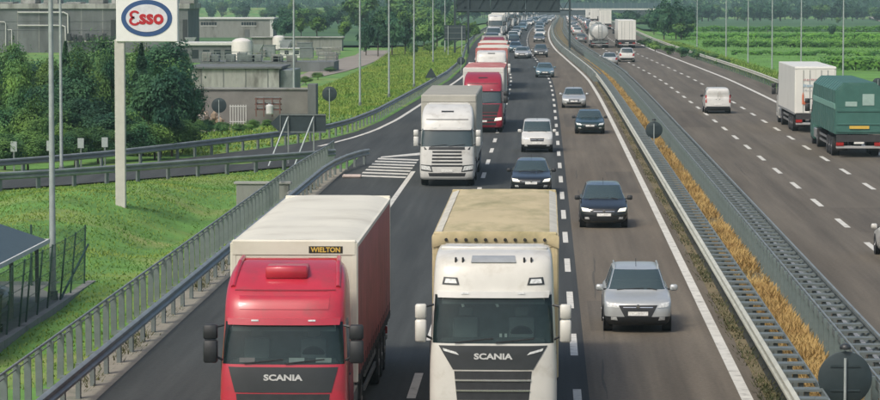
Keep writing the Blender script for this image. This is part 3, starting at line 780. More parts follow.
    if hi:
        # behind the glass: dashboard, wheel, seats, papers
        MB().rbox(-1.05, 1.05, .42, .74, zb-.35, zb+.06, .05).build('dashboard', M('dashboard', (.06, .07, .07), .7), root)
        st = MB().lathe([(.20, -.012), (.225, 0), (.20, .012), (.18, 0), (.20, -.012)], axis='y', n=18).build('steering_wheel', BLACKP, root); st.location = (.55, .72, zb+.12); st.rotation_euler = (math.radians(35), 0, 0)
        for x in (-.55, .55):
            MB().rbox(x-.25, x+.25, .70, .752, zb-.30, zb+.45, .02).build('seat', M('seat_cloth', (.20, .22, .22), .9), root)
            MB().rbox(x-.14, x+.14, .70, .755, zb+.48, zb+.66, .02).build('headrest', M('seat_cloth', (.20, .22, .22), .9), root)
        MB().box(-1.0, 1.0, .36, .40, zt-.16, zt-.02).build('sun_blind', M('blind', (.20, .23, .22), .8), root)
        if hi == 1:
            for x, c in ((-.86, 'papers_red'), (.62, 'papers_white'), (.10, 'papers_white')):
                MB().box(x, x+.30, .30, .305, zb+.02, zb+.11).build('dashboard_plate', M(c, (.8, .78, .75) if 'white' in c else (.75, .5, .5), .6), root)
        else:
            for x in (.12, .22): MB().box(x, x+.05, .36, .37, zb+.10, zb+.17).build('dashboard_plate', M('papers_white', (.55, .5, .48), .6), root)
            for x in (-.62, .05): MB().cyl((x, .40, zt-.12), (x+.04, .38, zt-.22), .03, n=8).build('hanging_trinket', M('papers_white', (.55, .5, .48), .6), root)
    if text:
        text_part('maker_lettering', 'SCANIA', .155, M('letter_silver', (.62, .62, .60), .35, .3), root, S.fp(0, o['ztext'], .022), (math.radians(86), 0, 0), bold=.006, sx=1.35)
    return S

def tractor_under(root, Lc=6.0, paintmat=None):
    for sx in (-1, 1):
        MB().box(sx*.42-.04, sx*.42+.04, .6, Lc, .75, .98).build('chassis_rail', CHASSIS, root)
        wheel(root, sx*1.05, 1.38, .50, .32)
        wheel(root, sx*.96, 5.0, .50, .55)
        MB().rbox(sx*1.02-.2, sx*1.02+.2, 2.35, 3.9, .45, 1.0, .05).build('fuel_tank', M('tank_alloy', (.45, .46, .46), .35, .7), root)
        MB().grid(8, 1, lambda u, v: (sx*(.72 + .5*v), 1.38 + .62*math.cos(PI*u), .5 + .60*math.sin(PI*u))).build('mudguard', BLACKP, root)
def trailer(root, kind, roof, side, front, y0=2.78, L=13.6, lod=0, zt=4.0, rear_mats=None):
    W = 1.275; y1 = y0 + L; r1 = random.Random(int(y0 * 100 + L))
    if kind == 'curtain':
        MB().grid(10, 40, lambda u, v: ((u-.5)*2*W, y0 + L*v, zt - (.10*abs(2*u-1)**6) - .012*(1+math.sin(v*L*2.1))*(1-abs(2*u-1)**4))).build('trailer_roof', roof, root, smooth=60)
        for sx in (-1, 1):
            MB().grid(110 if not lod else 20, 3, lambda u, v: (sx*(W - .012 + .010*math.sin(u*L*9.0)*(1-v*v) + .004*math.sin(u*L*23)), y0+.1 + (L-.2)*u, 1.18 + (zt-.10-1.18)*v)).build('side_curtain', side, root, smooth=70)
            MB().box(sx*(W-.03)-.035, sx*(W-.03)+.035, y0, y1, zt-.17, zt-.085).build('roof_rail', roof, root)
            MB().box(sx*(W-.03)-.03, sx*(W-.03)+.03, y0, y1, 1.06, 1.20).build('floor_rail', CHASSIS, root)
            MB().rbox(sx*(W-.06)-.07, sx*(W-.06)+.07, y0-.02, y0+.12, 1.1, zt-.06, .03).build('corner_post', front, root)
            MB().rbox(sx*(W-.06)-.06, sx*(W-.06)+.06, y1-.12, y1+.02, 1.1, zt-.06, .03).build('corner_post', front, root)
            if not lod:
                for k in range(18): MB().box(sx*(W+.012)-.004, sx*(W+.012)+.004, y0+.5+k*.73, y0+.545+k*.73, 1.05, 1.45).build('curtain_strap', CHASSIS, root)
        if roof is MATS.get('roof_tarpaulin_beige'):
            for sx in (-1, 1): MB().grid(3, 30, lambda u, v: (sx*(1.10 + .16*u), y0+.02 + (L-.04)*v, zt + .008 - .10*((1.10+.16*u)/W)**6 - .012*(1+math.sin(v*L*2.1))*(1-((1.10+.16*u)/W)**4))).build('tarpaulin_edge', M('tarpaulin_edge', (.52, .50, .42), .7, var=.15, scale=1.5), root, smooth=60)
    elif kind == 'box':
        MB().rbox(-W, W, y0, y1, 1.15, zt, .03).build('trailer_body', side, root)
        MB().box(-W+.04, W-.04, y0+.04, y1-.04, zt-.001, zt+.012).build('trailer_roof', roof, root)
        for sx in (-1, 1): MB().box(sx*(W+.005)-.01, sx*(W+.005)+.01, y0, y1, 1.10, 1.24).build('floor_rail', M('alloy_rail', (.4, .41, .41), .4, .6), root)
        MB().rbox(-.95, .95, y0-.42, y0-.01, 2.1, 3.7, .06).build('cooling_unit', WHITE, root)
    elif kind == 'tipper':
        poly = [(-W, 1.25), (W, 1.25), (W, zt-.42), (W-.42, zt), (-W+.42, zt), (-W, zt-.42)]
        MB().prism(poly, y0, y1).build('tipper_body', side, root)
        for k in range(11):
            yy = y0 + .4 + k * (L-.8)/10
            MB().prism([(x*1.012, z + (.012 if z > 2 else 0)) for x, z in poly], yy-.05, yy+.05).build('body_rib', side, root)
        for sx in (-1, 1): MB().rbox(sx*W-.03, sx*W+.03, y0, y1, 2.55, 2.85, .01).build('side_band', M('band_pale_green', (.16, .33, .27), .5), root)
    elif kind == 'tank':
        prof = [(.05, -.25), (.6, -.20), (.98, -.06), (1.08, .12), (1.08, L-.12), (.98, L+.06), (.6, L+.20), (.05, L+.25)]
        t = MB().lathe(prof, axis='y', n=28).build('tank', side, root, smooth=40); t.location = (0, y0, 2.32); t.scale = (1.12, 1, 1.05)
        for k in range(6): MB().lathe([(1.09, -.03), (1.105, -.03), (1.105, .03), (1.09, .03)], axis='y', n=28).build('tank_ring', STEEL, t).location = (0, 1.0 + k*(L-2)/5, 0)
        MB().box(-.25, .25, .8, L-.8, 1.08, 1.12).build('walkway', STEEL_D, t)
        for k in range(3): MB().lathe([(.28, 0), (.28, .14), (.24, .17)], n=14).build('manhole', STEEL, t).location = (0, 2.5+k*(L-5)/2, 1.08)
        ld = MB()
        for sx in (-.22, .22): ld.cyl((sx, L+.33, -1.3), (sx, L+.33, 1.1), .025, n=6)
        for k in range(8): ld.cyl((-.22, L+.33, -1.2+k*.3), (.22, L+.33, -1.2+k*.3), .018, n=6)
        ld.build('ladder', STEEL, t)
        MB().rbox(-1.15, 1.15, y1-.1, y1+.15, .75, 1.05, .03).build('valve_box', STEEL_D, root)
        for sx in (-1, 1): MB().grid(10, 1, lambda u, v: (sx*(.6 + .64*v), y1-3.0 + 3.2*u, 1.12 + .06*math.sin(PI*u))).build('mudguard', STEEL, root)
    if kind in ('curtain', 'box'):
        fw = MB(); fw.box(-W+.05, W-.05, y0-.012, y0+.03, 1.2, zt-.09); fw.build('front_wall', front, root)
        hd = MB(); hd.rbox(-W+.02, W-.02, y0-.03, y0+.08, zt-.34, zt-.014, .03); hd.build('front_header', front, root)
        for sx in (-1, 1):
            MB().box(min(0.012*sx, (W-.1)*sx), max(.012*sx, (W-.1)*sx), y1-.02, y1+.03, 1.22, zt-.12).build('rear_door', rear_mats or front, root)
            for k in (.35, .75): MB().cyl((sx*k, y1+.05, 1.15), (sx*k, y1+.05, zt-.2), .018, n=6).build('door_bar', STEEL, root)
        MB().rbox(-W, W, y1-.04, y1+.045, zt-.14, zt-.02, .02).build('rear_header', front, root)
    elif kind == 'tipper':
        MB().prism([(-W+.06, 1.35), (W-.06, 1.35), (W-.06, zt-.46), (W-.46, zt-.06), (-W+.46, zt-.06), (-W+.06, zt-.46)], y1, y1+.06).build('tailgate', rear_mats or side, root)
        for x in (-.78, .12): MB().rbox(x, x+.62, y1+.06, y1+.085, 2.75 if x < 0 else 2.7, 3.35 if x < 0 else 2.95, .01).build('tailgate_panel', M('pale_green_panel', (.30, .42, .38), .5), root)
        MB().rbox(-W+.1, W-.1, y1+.06, y1+.10, 2.42, 2.56, .01).build('tailgate_rib', side, root)
        MB().rbox(-W+.1, W-.1, y1+.06, y1+.10, 1.72, 1.82, .01).build('tailgate_rib', side, root)
    for sx in (-1, 1):
        MB().box(sx*.5-.05, sx*.5+.05, y0+.6, y1-.05, .85, 1.14).build('trailer_beam', CHASSIS, root)
        for k in range(3): wheel(root, sx*1.06, y1-4.9+k*1.31, .50, .38, rim=lod < 2, n=20 if lod < 2 else 10)
        for z in (.55, .85): MB().box(sx*1.2-.02, sx*1.2+.02, y0+3.6, y1-5.7, z-.06, z+.06).build('side_guard', M('guard_alloy', (.32, .33, .33), .4, .6), root)
        MB().box(sx*.7-.06, sx*.7+.06, y0+2.4, y0+2.52, .12, 1.1).build('landing_leg', CHASSIS, root)
        MB().rbox(sx*1.0-.2, sx*1.0+.2, y1-.02, y1+.05, .62, .80, .015).build('tail_light', TAIL, root)
        MB().rbox(sx*.85-.3, sx*.85+.3, y1-.6, y1-.57, .35, .8, .01).build('mud_flap', TYRE, root)
    MB().rbox(-1.2, 1.2, y1-.10, y1+.01, .48, .62, .02).build('rear_bumper', M('bumper_alloy', (.45, .45, .44), .45, .4), root)
    MB().rbox(-.26, .26, y1-.01, y1+.03, .72, .83, .005).build('rear_plate', PLATE, root)
    MB().box(-1.2, 1.2, y1-.06, y1, .83, 1.20).build('rear_crossmember', CHASSIS, root)
    return y1

# ------------------------------------------------------------------ traffic
def put(root, P, away=False, label=None, cat=None, group=None, turn=0.0):
    a = heading(P.y) + turn
    if away:
        L = root.get('len', 4.3); root.location = P + Vector((-math.sin(a), math.cos(a), 0)) * L; root.rotation_euler = (0, 0, a + PI)
    else:
        root.location = P; root.rotation_euler = (0, 0, a)
    if label: root['label'] = label
    if cat: root['category'] = cat
    if group: root['group'] = group
    return root
ROAD_Z = 0.012
G_ON, G_OFF = 'oncoming traffic', 'traffic driving away'

# --- the two big lorries in front
TARP_W = M('roof_sheet_white', (.66, .64, .54), .6, var=.06, scale=.6, dirt=((.50, .47, .38), .5, .5, .3))
TARP_B = M('roof_tarpaulin_beige', (.50, .42, .25), .75, var=.12, scale=.8, bump=.25, bscale=2.5, stretch=(1, .35, 1), dirt=((.30, .27, .14), 1.1, .46, .22))
CURT_R = M('curtain_red', (.36, .09, .09), .55, var=.15, scale=.8, dirt=((.17, .05, .05), 1.0, .5, .3))
CURT_G = M('curtain_grey', (.40, .39, .34), .6, var=.12, scale=.8)
t = empty('articulated_lorry'); cab_R(t, RED, hi=1); tractor_under(t); trailer(t, 'curtain', TARP_W, CURT_R, TARP_W, y0=2.9)
MB().box(.30, .98, 2.864, 2.872, 3.72, 3.86).build('name_plate', M('name_plate_black', (.02, .018, .015), .5), t)
text_part('trailer_lettering', 'WIELTON', .135, M('letter_yellow', (.62, .42, .08), .5), t, (.64, 2.862, 3.785), (PI/2, 0, 0), bold=.004, sx=.98, depth=.002)
t['len'] = 16.5
put(t, Vector((-5.03, 61.0, ROAD_Z)), False, 'red articulated lorry with white trailer roof and red side curtains in the slow lane', 'lorry', G_ON)
t = empty('articulated_lorry'); cab_S(t, CREAM, hi=2, mirrors=CREAM); tractor_under(t); trailer(t, 'curtain', TARP_B, CURT_G, TARP_B, y0=3.0, zt=4.1)
MB().grid(24, 2, lambda u, v: ((u-.5)*2.58, 2.955 - .03*math.sin(v*PI), 4.1 - .24*v - .012*math.sin(u*40)*v - .10*abs(2*u-1)**6)).build('tarpaulin_flap', TARP_B, t, smooth=60)
for k in range(11): MB().lathe([(.01, -.012), (.032, -.012), (.036, 0), (.032, .012)], axis='y', n=10).build('eyelet', BLACKP, t).location = (-1.0 + k*.2, 2.925, 3.93)
t['len'] = 16.6
put(t, Vector((-1.0, 61.8, ROAD_Z)), False, 'cream articulated lorry with beige tarpaulin roof in the middle lane', 'lorry', G_ON)
# --- lorries queueing behind
def lorry(paint, series, kind, roof, side, front, lod=1, slots=False, lit=False, text=False, zt=4.0, mirrors=None, rear=None):
    t = empty('articulated_lorry'); (cab_R if series == 'R' else cab_S)(t, paint, slots=slots, lit=lit, text=text, mirrors=mirrors)
    tractor_under(t); y1 = trailer(t, kind, roof, side, front, lod=lod, zt=zt, rear_mats=rear); t['len'] = y1 + .05
    return t
CRIMSON = M('crimson_paint', (0.30, 0.015, 0.035), 0.3, var=.1, coat=.5)
ROOF_G = M('roof_grey', (.33, .32, .27), .7, var=.12, scale=.8)
BOXW = M('box_white', (.68, .68, .63), .45, var=.05, scale=.6, dirt=((.45, .45, .40), .8, .58, .3))
PINK = M('faded_red_roof', (.42, .10, .09), .6, var=.2, scale=.7, dirt=((.55, .38, .33), .8, .45, .25))
t = lorry(WHITE, 'R', 'box', ROOF_G, CURT_G, CURT_G, slots=True, zt=4.05, mirrors=WHITE)
put(t, gp(447, 187) + Vector((0, 0, ROAD_Z)), False, 'white lorry with slatted grille and grey box beside the exit hatching', 'lorry', G_ON)
t = lorry(CRIMSON, 'R', 'curtain', PINK, CURT_G, BOXW, lit=True, zt=3.95)
put(t, RP(-3.85, 197, ROAD_Z), False, 'red lorry with rounded red roof following the white slatted lorry', 'lorry', G_ON)
t = lorry(WHITE, 'S', 'curtain', TARP_W, CURT_G, PINK, zt=4.1, mirrors=WHITE)
put(t, RP(-4.2, 252, ROAD_Z), False, 'tall white lorry with a faded red stripe above its cab', 'lorry', G_ON)
t = lorry(WHITE, 'R', 'curtain', TARP_W, BOXW, PINK, zt=4.0)
put(t, RP(-4.5, 279, ROAD_Z), False, 'white lorry with faded red header board, tight behind another', 'lorry', G_ON)
t = lorry(DKRED, 'R', 'curtain', ROOF_G, CURT_G, CURT_G, zt=3.6)
put(t, RP(-4.6, 332, ROAD_Z), False, 'low dark red lorry in the slow lane queue', 'lorry', G_ON)
far_l = [lorry(WHITE, 'S', 'curtain', TARP_W, BOXW, BOXW, lod=2, zt=4.0), lorry(WHITE, 'R', 'box', ROOF_G, BOXW, BOXW, lod=2), lorry(BLUE, 'R', 'curtain', TARP_W, BOXW, BOXW, lod=2)]
first = [True] * 3
def far_lorry(i, P, away, label, group):
    r = far_l[i] if first[i] else dup(far_l[i]); first[i] = False
    return put(r, P, away, label, 'lorry', group)
FARLAB = {0: 'distant white lorry with tall smooth roof', 1: 'distant white box lorry with grey roof', 2: 'distant blue lorry with white trailer'}
for k, (Y, i) in enumerate([(545, 0), (580, 1), (604, 0), (640, 0), (700, 0), (725, 2), (790, 1), (850, 0), (905, 1), (960, 0), (1030, 2), (1120, 0), (1200, 1), (1290, 0), (1400, 1)]):
    far_lorry(i, RP(-4.6 + RND.uniform(-.2, .2), Y, ROAD_Z), False, FARLAB[i] + ' in the oncoming queue', 'lorries in the oncoming queue')

# --- cars in front, oncoming
c = car('suv', SILVER, low_black=True, rails=True); put(c, gp(638, 334) + Vector((0, 0, ROAD_Z)), False, 'silver compact off-roader with black lower bumper and roof rails', 'car', G_ON)
c = car('mpv', BLACK, lit=True); put(c, gp(604, 229) + Vector((0, 0, ROAD_Z)), False, 'black rounded people carrier with lit headlights and bright grille', 'car', G_ON)
c = car('sedan', DKGREEN); put(c, gp(590, 134.5) + Vector((0, 0, ROAD_Z)), False, 'dark green saloon in the fast lane behind the black people carrier', 'car', G_ON)
c = car('hatch', SILVER); put(c, gp(574, 108.5) + Vector((0, 0, ROAD_Z)), False, 'silver hatchback in the fast lane behind the dark green saloon', 'car', G_ON)
c = car('hatch', BLACK, lit=True); put(c, RP(-.62, 138.5, ROAD_Z), False, 'black hatchback with lit headlights close behind the beige tarpaulin lorry', 'car', G_ON)
c = car('nemo', WHITE, low_black=True); put(c, gp(537, 153) + Vector((0, 0, ROAD_Z)), False, 'small white van with black bumper in the middle lane', 'van', G_ON)
c = car('sedan', BLUE); put(c, gp(545, 78) + Vector((0, 0, ROAD_Z)), False, 'steel blue saloon straddling the dashed line', 'car', G_ON)
c = car('suv', GREYC, lod=1, low_black=True, rails=True); put(c, gp(541, 57.5) + Vector((0, 0, ROAD_Z)), False, 'grey off-roader in the fast lane behind the steel blue saloon', 'car', G_ON)
c = car('sedan', SILVER, lod=1); put(c, gp(524, 58.5) + Vector((0, 0, ROAD_Z)), False, 'silver saloon in the middle lane behind the steel blue saloon', 'car', G_ON)
# --- distant oncoming cars
cols = [('white', WHITE), ('silver', SILVER), ('black', BLACK), ('grey', GREYC), ('blue', BLUE), ('dark green', DKGREEN)]
protos = {}
def far_car(kind, cn, P, away, where, group):
    mat = dict(cols)[cn]
    if (kind, cn) not in protos:
        protos[kind, cn] = r = car(kind, mat, lod=2, lit=(cn == 'white' and kind == 'hatch'))
    else: r = dup(protos[kind, cn])
    nm = {'hatch': 'hatchback', 'sedan': 'saloon', 'suv': 'off-roader', 'nemo': 'van', 'mpv': 'people carrier'}[kind]
    return put(r, P, away, 'distant %s %s %s' % (cn, nm, where), 'van' if kind == 'nemo' else 'car', group)
rr = random.Random(21)
for lane, y, ymax in ((-1.1, 395, 1600), (2.6, 505, 1600)):
    while y < ymax:
        far_car(rr.choice(['hatch', 'hatch', 'sedan', 'sedan', 'suv', 'mpv', 'nemo']), rr.choice(['white', 'white', 'silver', 'silver', 'black', 'grey', 'blue']), RP(lane + rr.uniform(-.4, .4), y, ROAD_Z), False, 'in the oncoming queue', 'cars in the oncoming queue')
        y += rr.uniform(16, 40) + (20 if lane > 0 else 6)
for Y, sc, mt, lab in ((455, 1.32, GREYC, 'big grey van in the slow lane ahead of the far lorries'), (492, 1.5, WHITE, 'tall white van in the slow lane ahead of the far lorries'), (392, 1.2, BLACK, 'black van in the slow lane behind the low dark red lorry')):
    c = car('nemo', mt, lod=1); put(c, RP(-4.5, Y, ROAD_Z), False, lab, 'van', G_ON); c.scale = (sc*.93, sc, sc)
# --- traffic driving away
t = lorry(WHITE, 'R', 'box', BOXW, BOXW, BOXW, lod=1, zt=4.05)
y1 = t['len'] - .05
for k, (x, z, w, h, nm, colr) in enumerate([(-.82, 1.75, .10, .62, 'logo_orange', (.55, .13, .05)), (-.70, 1.72, .14, .22, 'logo_orange', (.55, .13, .05)), (-.80, 2.4, .07, .06, 'logo_orange', (.55, .13, .05)), (-.52, 1.78, .10, .30, 'logo_faint', (.55, .36, .30))]):
    MB().rbox(-x-w, -x, y1+.075, y1+.08, z, z+h, .002).build('door_emblem', M(nm, colr, .6), t)
rt_ = random.Random(4)
for row, (z, h, nm, colr) in enumerate([(3.22, .10, 'script_pink', (.50, .30, .30)), (2.82, .20, 'script_blue', (.33, .46, .54)), (2.58, .07, 'script_grey', (.42, .46, .46))]):
    x = -.75
    while x < .85:
        w = rt_.uniform(.05, .11); k = MB().rbox(-x-w, -x, y1+.066, y1+.07, z + rt_.uniform(-.02, .02), z + h*rt_.uniform(.6, 1.1), .001); x += w + rt_.uniform(.02, .07)
        k.build('door_script', M(nm, colr, .6), t)
pr = gp(811, 133)
put(t, Vector((16.65, pr.y, ROAD_Z)), True, 'white box lorry with faint script and orange emblem on its rear doors', 'lorry', G_OFF)
t = lorry(TEALP, 'R', 'tipper', TEALP, TEALP, TEALP, lod=1, zt=3.95)
y1 = t['len'] - .05
MB().rbox(-.52, .52, y1+.10, y1+.12, 1.52, 1.68, .005).build('rear_marker_board', M('marker_yellow', (.62, .42, .07), .6), t)
put(t, Vector((16.55, gp(857, 158).y, ROAD_Z)), True, 'green bulk lorry with chamfered top and yellow marker board', 'lorry', G_OFF)
c = car('van', WHITE, low_black=True); put(c, gp(718, 114) + Vector((0, 0, ROAD_Z)), True, 'white panel van with black bumper driving away in the open lane', 'van', G_OFF)
c = car('hatch', WHITE); put(c, Vector((12.05, 105, ROAD_Z)), True, 'white hatchback driving away across the dashed line', 'car', G_OFF)
c = car('sedan', SILVER, lod=1); put(c, gp(610, 65.5) + Vector((0, 0, ROAD_Z)), True, 'silver car driving away next to the white off-roader', 'car', G_OFF)
c = car('crossover', WHITE, lod=1); put(c, gp(627, 62.5) + Vector((0, 0, ROAD_Z)), True, 'white off-roader with wide dark rear window behind a white box lorry', 'car', G_OFF)
t = lorry(WHITE, 'R', 'tank', STEEL, M('tank_shell', (.55, .56, .53), .35, .3, var=.12, scale=.8), BOXW, lod=1); put(t, gp(600, 48.5) + Vector((0, 0, ROAD_Z)), True, 'pale road tanker with rear ladder driving away', 'lorry', G_OFF)
t = lorry(WHITE, 'R', 'box', BOXW, BOXW, BOXW, lod=1); put(t, gp(627, 48.5) + Vector((0, 0, ROAD_Z)), True, 'plain white box lorry driving away ahead of the white off-roader', 'lorry', G_OFF)
far_car('hatch', 'grey', gp(581, 43.5) + Vector((0, 0, ROAD_Z)), True, 'driving away level with the tanker', 'cars driving away')
far_car('hatch', 'silver', gp(577.5, 35.5) + Vector((0, 0, ROAD_Z)), True, 'driving away beyond the tanker', 'cars driving away')
for Y, i in ((672, 1), (905, 0), (1100, 1)):
    far_lorry(i, RP(16.2, Y, ROAD_Z), True, FARLAB[i] + ' driving away towards the bridge', 'lorries driving away')
for lane, y in ((9.6, 620), (12.9, 640)):
    while y < 1550:
        far_car(rr.choice(['hatch', 'sedan', 'suv']), rr.choice(['white', 'silver', 'silver', 'grey', 'black']), RP(lane + rr.uniform(-.3, .3), y, ROAD_Z), True, 'driving away towards the bridge', 'cars driving away')
        y += rr.uniform(24, 60)

# ------------------------------------------------------------------ barriers
WBEAM = [(0, .44), (.07, .49), (.07, .55), (.0, .60), (.0, .63), (.07, .68), (.07, .74), (0, .79), (-.012, .79), (.055, .74), (.055, .68), (-.012, .63), (-.012, .60), (.055, .55), (.055, .49), (-.012, .44)]
def sweep(path, prof, side=1, dz=0.0):
    """path: list of Vector; prof: (lateral towards +side, z)"""
    mb = MB(); n = len(prof)
    for i, p in enumerate(path):
        a = path[max(0, i-1)]; b = path[min(len(path)-1, i+1)]; d = (b - a); d.z = 0; d.normalize(); nrm = Vector((d.y, -d.x, 0)) * side
        for u, z in prof: mb.v.append(tuple(p + nrm * u + Vector((0, 0, z + dz))))
    for i in range(len(path)-1):
        for k in range(n): mb.f.append((i*n+k, i*n+(k+1) % n, (i+1)*n+(k+1) % n, (i+1)*n+k))
    mb.f += [tuple(range(n)), tuple(range((len(path)-1)*n, len(path)*n))]
    return mb
def path_n(x, ya, yb): 
    ys = [ya] + [y for y in YS if ya < y < yb] + [yb]
    return [RP(x(y) if callable(x) else x, y, ROAD_Z) for y in ys]
def along(path, step, ymax=1e9):
    """points and directions every step metres"""
    out = []; s = 0.0; nxt = 0.0
    for a, b in zip(path[:-1], path[1:]):
        L = (b - a).length
        while nxt <= s + L + 1e-6:
            p = a.lerp(b, (nxt - s) / L if L else 0)
            if p.y <= ymax: out.append((p, (b - a).normalized()))
            nxt += step
        s += L
    return out
def place_all(name, me, mat, parent, pts, off=(0, 0, 0), tilt=0.0, jit=0.0):
    rj = random.Random(len(pts))
    for p, d in pts:
        o = link(name, me, mat, parent); a = -math.atan2(d.x, d.y); o.rotation_euler = (rj.uniform(-jit, jit), tilt + rj.uniform(-jit, jit), a)
        q = Matrix.Rotation(a, 3, 'Z') @ Vector(off); o.location = p + q
def barrier(label, path, side, mat, post_step, near_y=260, double=0.0, rung=None, postmat=None, post=None, zscale=1.0, group='crash barriers', back_mat=None):
    root = empty('crash_barrier', (0, 0, 0)); tag(root, label, 'barrier', group)
    prof = [(u, z*zscale) for u, z in WBEAM]
    sweep(path, prof, side).build('rail', mat, root, smooth=50)
    if double:
        sweep(path, [(-double-.02, .62*zscale), (-double+.02, .62*zscale), (-double+.02, .76*zscale), (-double-.02, .76*zscale)], side).build('back_rail', back_mat or mat, root)
    pts = along(path, post_step)
    near = [q for q in pts if q[0].y <= near_y][:290]; far = [q for q in pts if q[0].y > near_y]
    ps = post or (.05, .10, .78)
    me = MB().box(-ps[0], ps[0], -ps[1], ps[1], -.25, ps[2]).mesh('post')
    sgn = -side
    place_all('post', me, postmat or mat, root, near, (sgn*(-double/2 if False else (double*.5 if double else .07)), 0, 0), jit=.012)
    if rung:
        mr = MB().box(-double/2+.0, double/2-.0, -rung[0]/2, rung[0]/2, rung[1], rung[1]+.05).mesh('spacer')
        place_all('spacer', mr, rung[2], root, near, (sgn*double*.5, 0, 0), jit=.01)
    if far:
        fm = MB()
        for p, d in far[::2]:
            w = max(double, .1); fm.box(p.x-w/2, p.x+w/2, p.y-.12, p.y+.12, p.z-.2, p.z+.78*zscale)
        o = fm.build('far_posts', postmat or mat, root); o['kind'] = 'stuff'
    return root
# median: near side (pale front rail, ladder of spacers behind) and far side (tall panel posts)
barrier('pale double-railed median barrier with rungs beside the brown fast lane', path_n(5.10, 45, 1880), -1, STEEL_P, 1.5, 300, .62, (.42, .72, STEEL_D), STEEL_D, zscale=1.02, back_mat=STEEL_D)
mb2 = barrier('dark grey median barrier with closely set posts beside the opposite carriageway', path_n(7.72, 45, 1880), 1, STEEL_D, 1.5, 300, .80, (.34, .80, STEEL_D), STEEL_D, zscale=1.15, back_mat=STEEL_D)
me = MB().box(-.065, .065, -.05, .05, -.2, .93).mesh('panel_post')
place_all('panel_post', me, M('panel_post', (.17, .22, .215), .55, .25, var=.2, scale=2), mb2, [q for q in along(path_n(6.90, 45, 400), 1.45)][:295], jit=.015)
sweep(path_n(6.92, 45, 1880), [(-.02, .93), (.02, .93), (.02, .97), (-.02, .97)]).build('top_rail', STEEL, mb2)
sweep(path_n(7.74, 45, 1880), [(-.03, .95), (.03, .95), (.03, 1.0), (-.03, 1.0)]).build('top_rail', STEEL, mb2)
# left edge of the mainline up to the exit nose
nose = [RP(-10.2, y, ROAD_Z) for y in (45, 60, 75, 90, 105, 120, 135, 146)] + [Vector((-10.05, 152, 0)), Vector((-9.75, 157, 0)), Vector((-9.3, 161, 0)), Vector((-8.95, 162.5, 0))]
barrier('grey steel crash barrier beside the dusty gutter, ending at the exit hatching', nose, 1, STEEL, 2.25, 300, 0, None, STEEL_D)
rail = empty('railing'); tag(rail, 'grey steel railing with flat posts along the top of the grass bank', 'railing')
rpath = [RP(-11.3 + .3*sm((y-140)/25), y, .0) for y in range(46, 170, 4)]
me = MB().box(-.075, .075, -.04, .04, -.3, 1.0).mesh('post')
place_all('post', me, M('railing_post', (.17, .205, .20), .55, .3, var=.35, scale=1.2), rail, along(rpath, 1.55), jit=.02)
for z, r in ((1.02, .03), (.90, .014)):
    sweep(rpath, [(r*math.cos(a*PI/3), z + r*math.sin(a*PI/3)) for a in range(6)]).build('handrail' if z > 1 else 'cable', STEEL if z > 1 else STEEL_D, rail, smooth=60)
# ramp barriers
outp = [Vector((x - .45 + bx(y), y + (.3 if y < 185 else 0), 0)) for y, x in RAMP_OUT[::-1]]
outp = resample([(p.y, p.x) for p in outp], 60) + path_n(-8.15, 372, 1880)
barrier('long grey crash barrier curving from the exit ramp along the grassy verge', outp, 1, STEEL, 2.25, 330, 0, None, STEEL_D)
inp = [Vector((x + .35, y - .5, 0)) for y, x in [(120, -47), (132, -33), (145, -22), (154.5, -16.0), (160.3, -12.2), (162.5, -11.0)]]
inp = resample([(p.y, p.x) for p in inp], 30)
barrier('grey crash barrier on the inner side of the exit ramp above the bank', inp, 1, STEEL, 2.25, 330, 0, None, STEEL_D)
barrier('grey crash barrier between the opposite carriageway and the crop field', path_n(20.6, 45, 1880), -1, STEEL_P, 2.25, 420, 0, None, STEEL_D)

# ------------------------------------------------------------------ signs, poles, gantry, bridge
def disc_sign(P, r, h, label, lamp=False, group='round sign backs'):
    o = empty('round_sign', P); tag(o, label, 'sign', group)
    MB().lathe([(.01, -.015), (r-.02, -.015), (r, -.005), (r, .012), (r-.02, .012)], axis='y', n=36).build('disc', SIGNBACK, o, smooth=30).location = (0, 0, h)
    MB().cyl((0, -.05, -.1), (0, -.05, h + r*.75), .03, n=8).build('post', POLE, o)
    for z in (-.45, .45): MB().box(-r*.55, r*.55, -.035, -.012, h+z*r-.02, h+z*r+.02).build('bracket', SIGNBACK, o)
    if lamp:
        MB().lathe([(.06, -.02), (.11, -.015), (.12, .02), (.10, .07), (.05, .10)], axis='z', n=16).build('hazard_lamp', DARKTRIM, o, smooth=40).location = (0, 0, h + r + .06)
    return o
def signpix(px, py_c, rpx, Y, label, **k):
    c = at(px, py_c, Y); z0 = gz(c.x, c.y); return disc_sign(Vector((c.x, c.y, z0)), rpx * Y / F_PX, c.z - z0, label, **k)
signpix(845, 378, 27, 66, 'big round sign back with hazard lamp standing in the median', lamp=True)
signpix(654, 130, 8.5, 176, 'small round sign back with hazard lamp in the dry median grass', lamp=True)
signpix(219, 105.5, 7.5, 205, 'round sign back in front of the works wall', )
signpix(329.5, 94, 7.5, 218, 'round sign back on the bright green verge')
signpix(461, 61, 4, 330, 'small round sign back at the start of the exit lane')
o = signpix(878, 84, 6, 270, 'round blue traffic sign at the edge of the crop field'); o.children[0].data.materials[0] = M('sign_blue', (.03, .09, .26), .4)
MB().prism([(-.09, -.20), (.09, -.20), (.09, .02), (.2, .02), (0, .26), (-.2, .02), (-.09, .02)], -.03, -.022).build('white_arrow', M('sign_white', (.7, .7, .68), .5), o).location = (0, 0, o.children[0].location.z)
c = at(431, 74, 285); o = empty('triangle_sign', (c.x, c.y, gz(c.x, c.y))); tag(o, 'triangular dark sign back on a post by the verge', 'sign')
h = c.z - o.location.z
MB().prism([(-.46, -.36), (.46, -.36), (.5, -.30), (.05, .5), (-.05, .5), (-.5, -.30)], -.012, .012).build('plate', SIGNBACK, o).location = (0, 0, h)
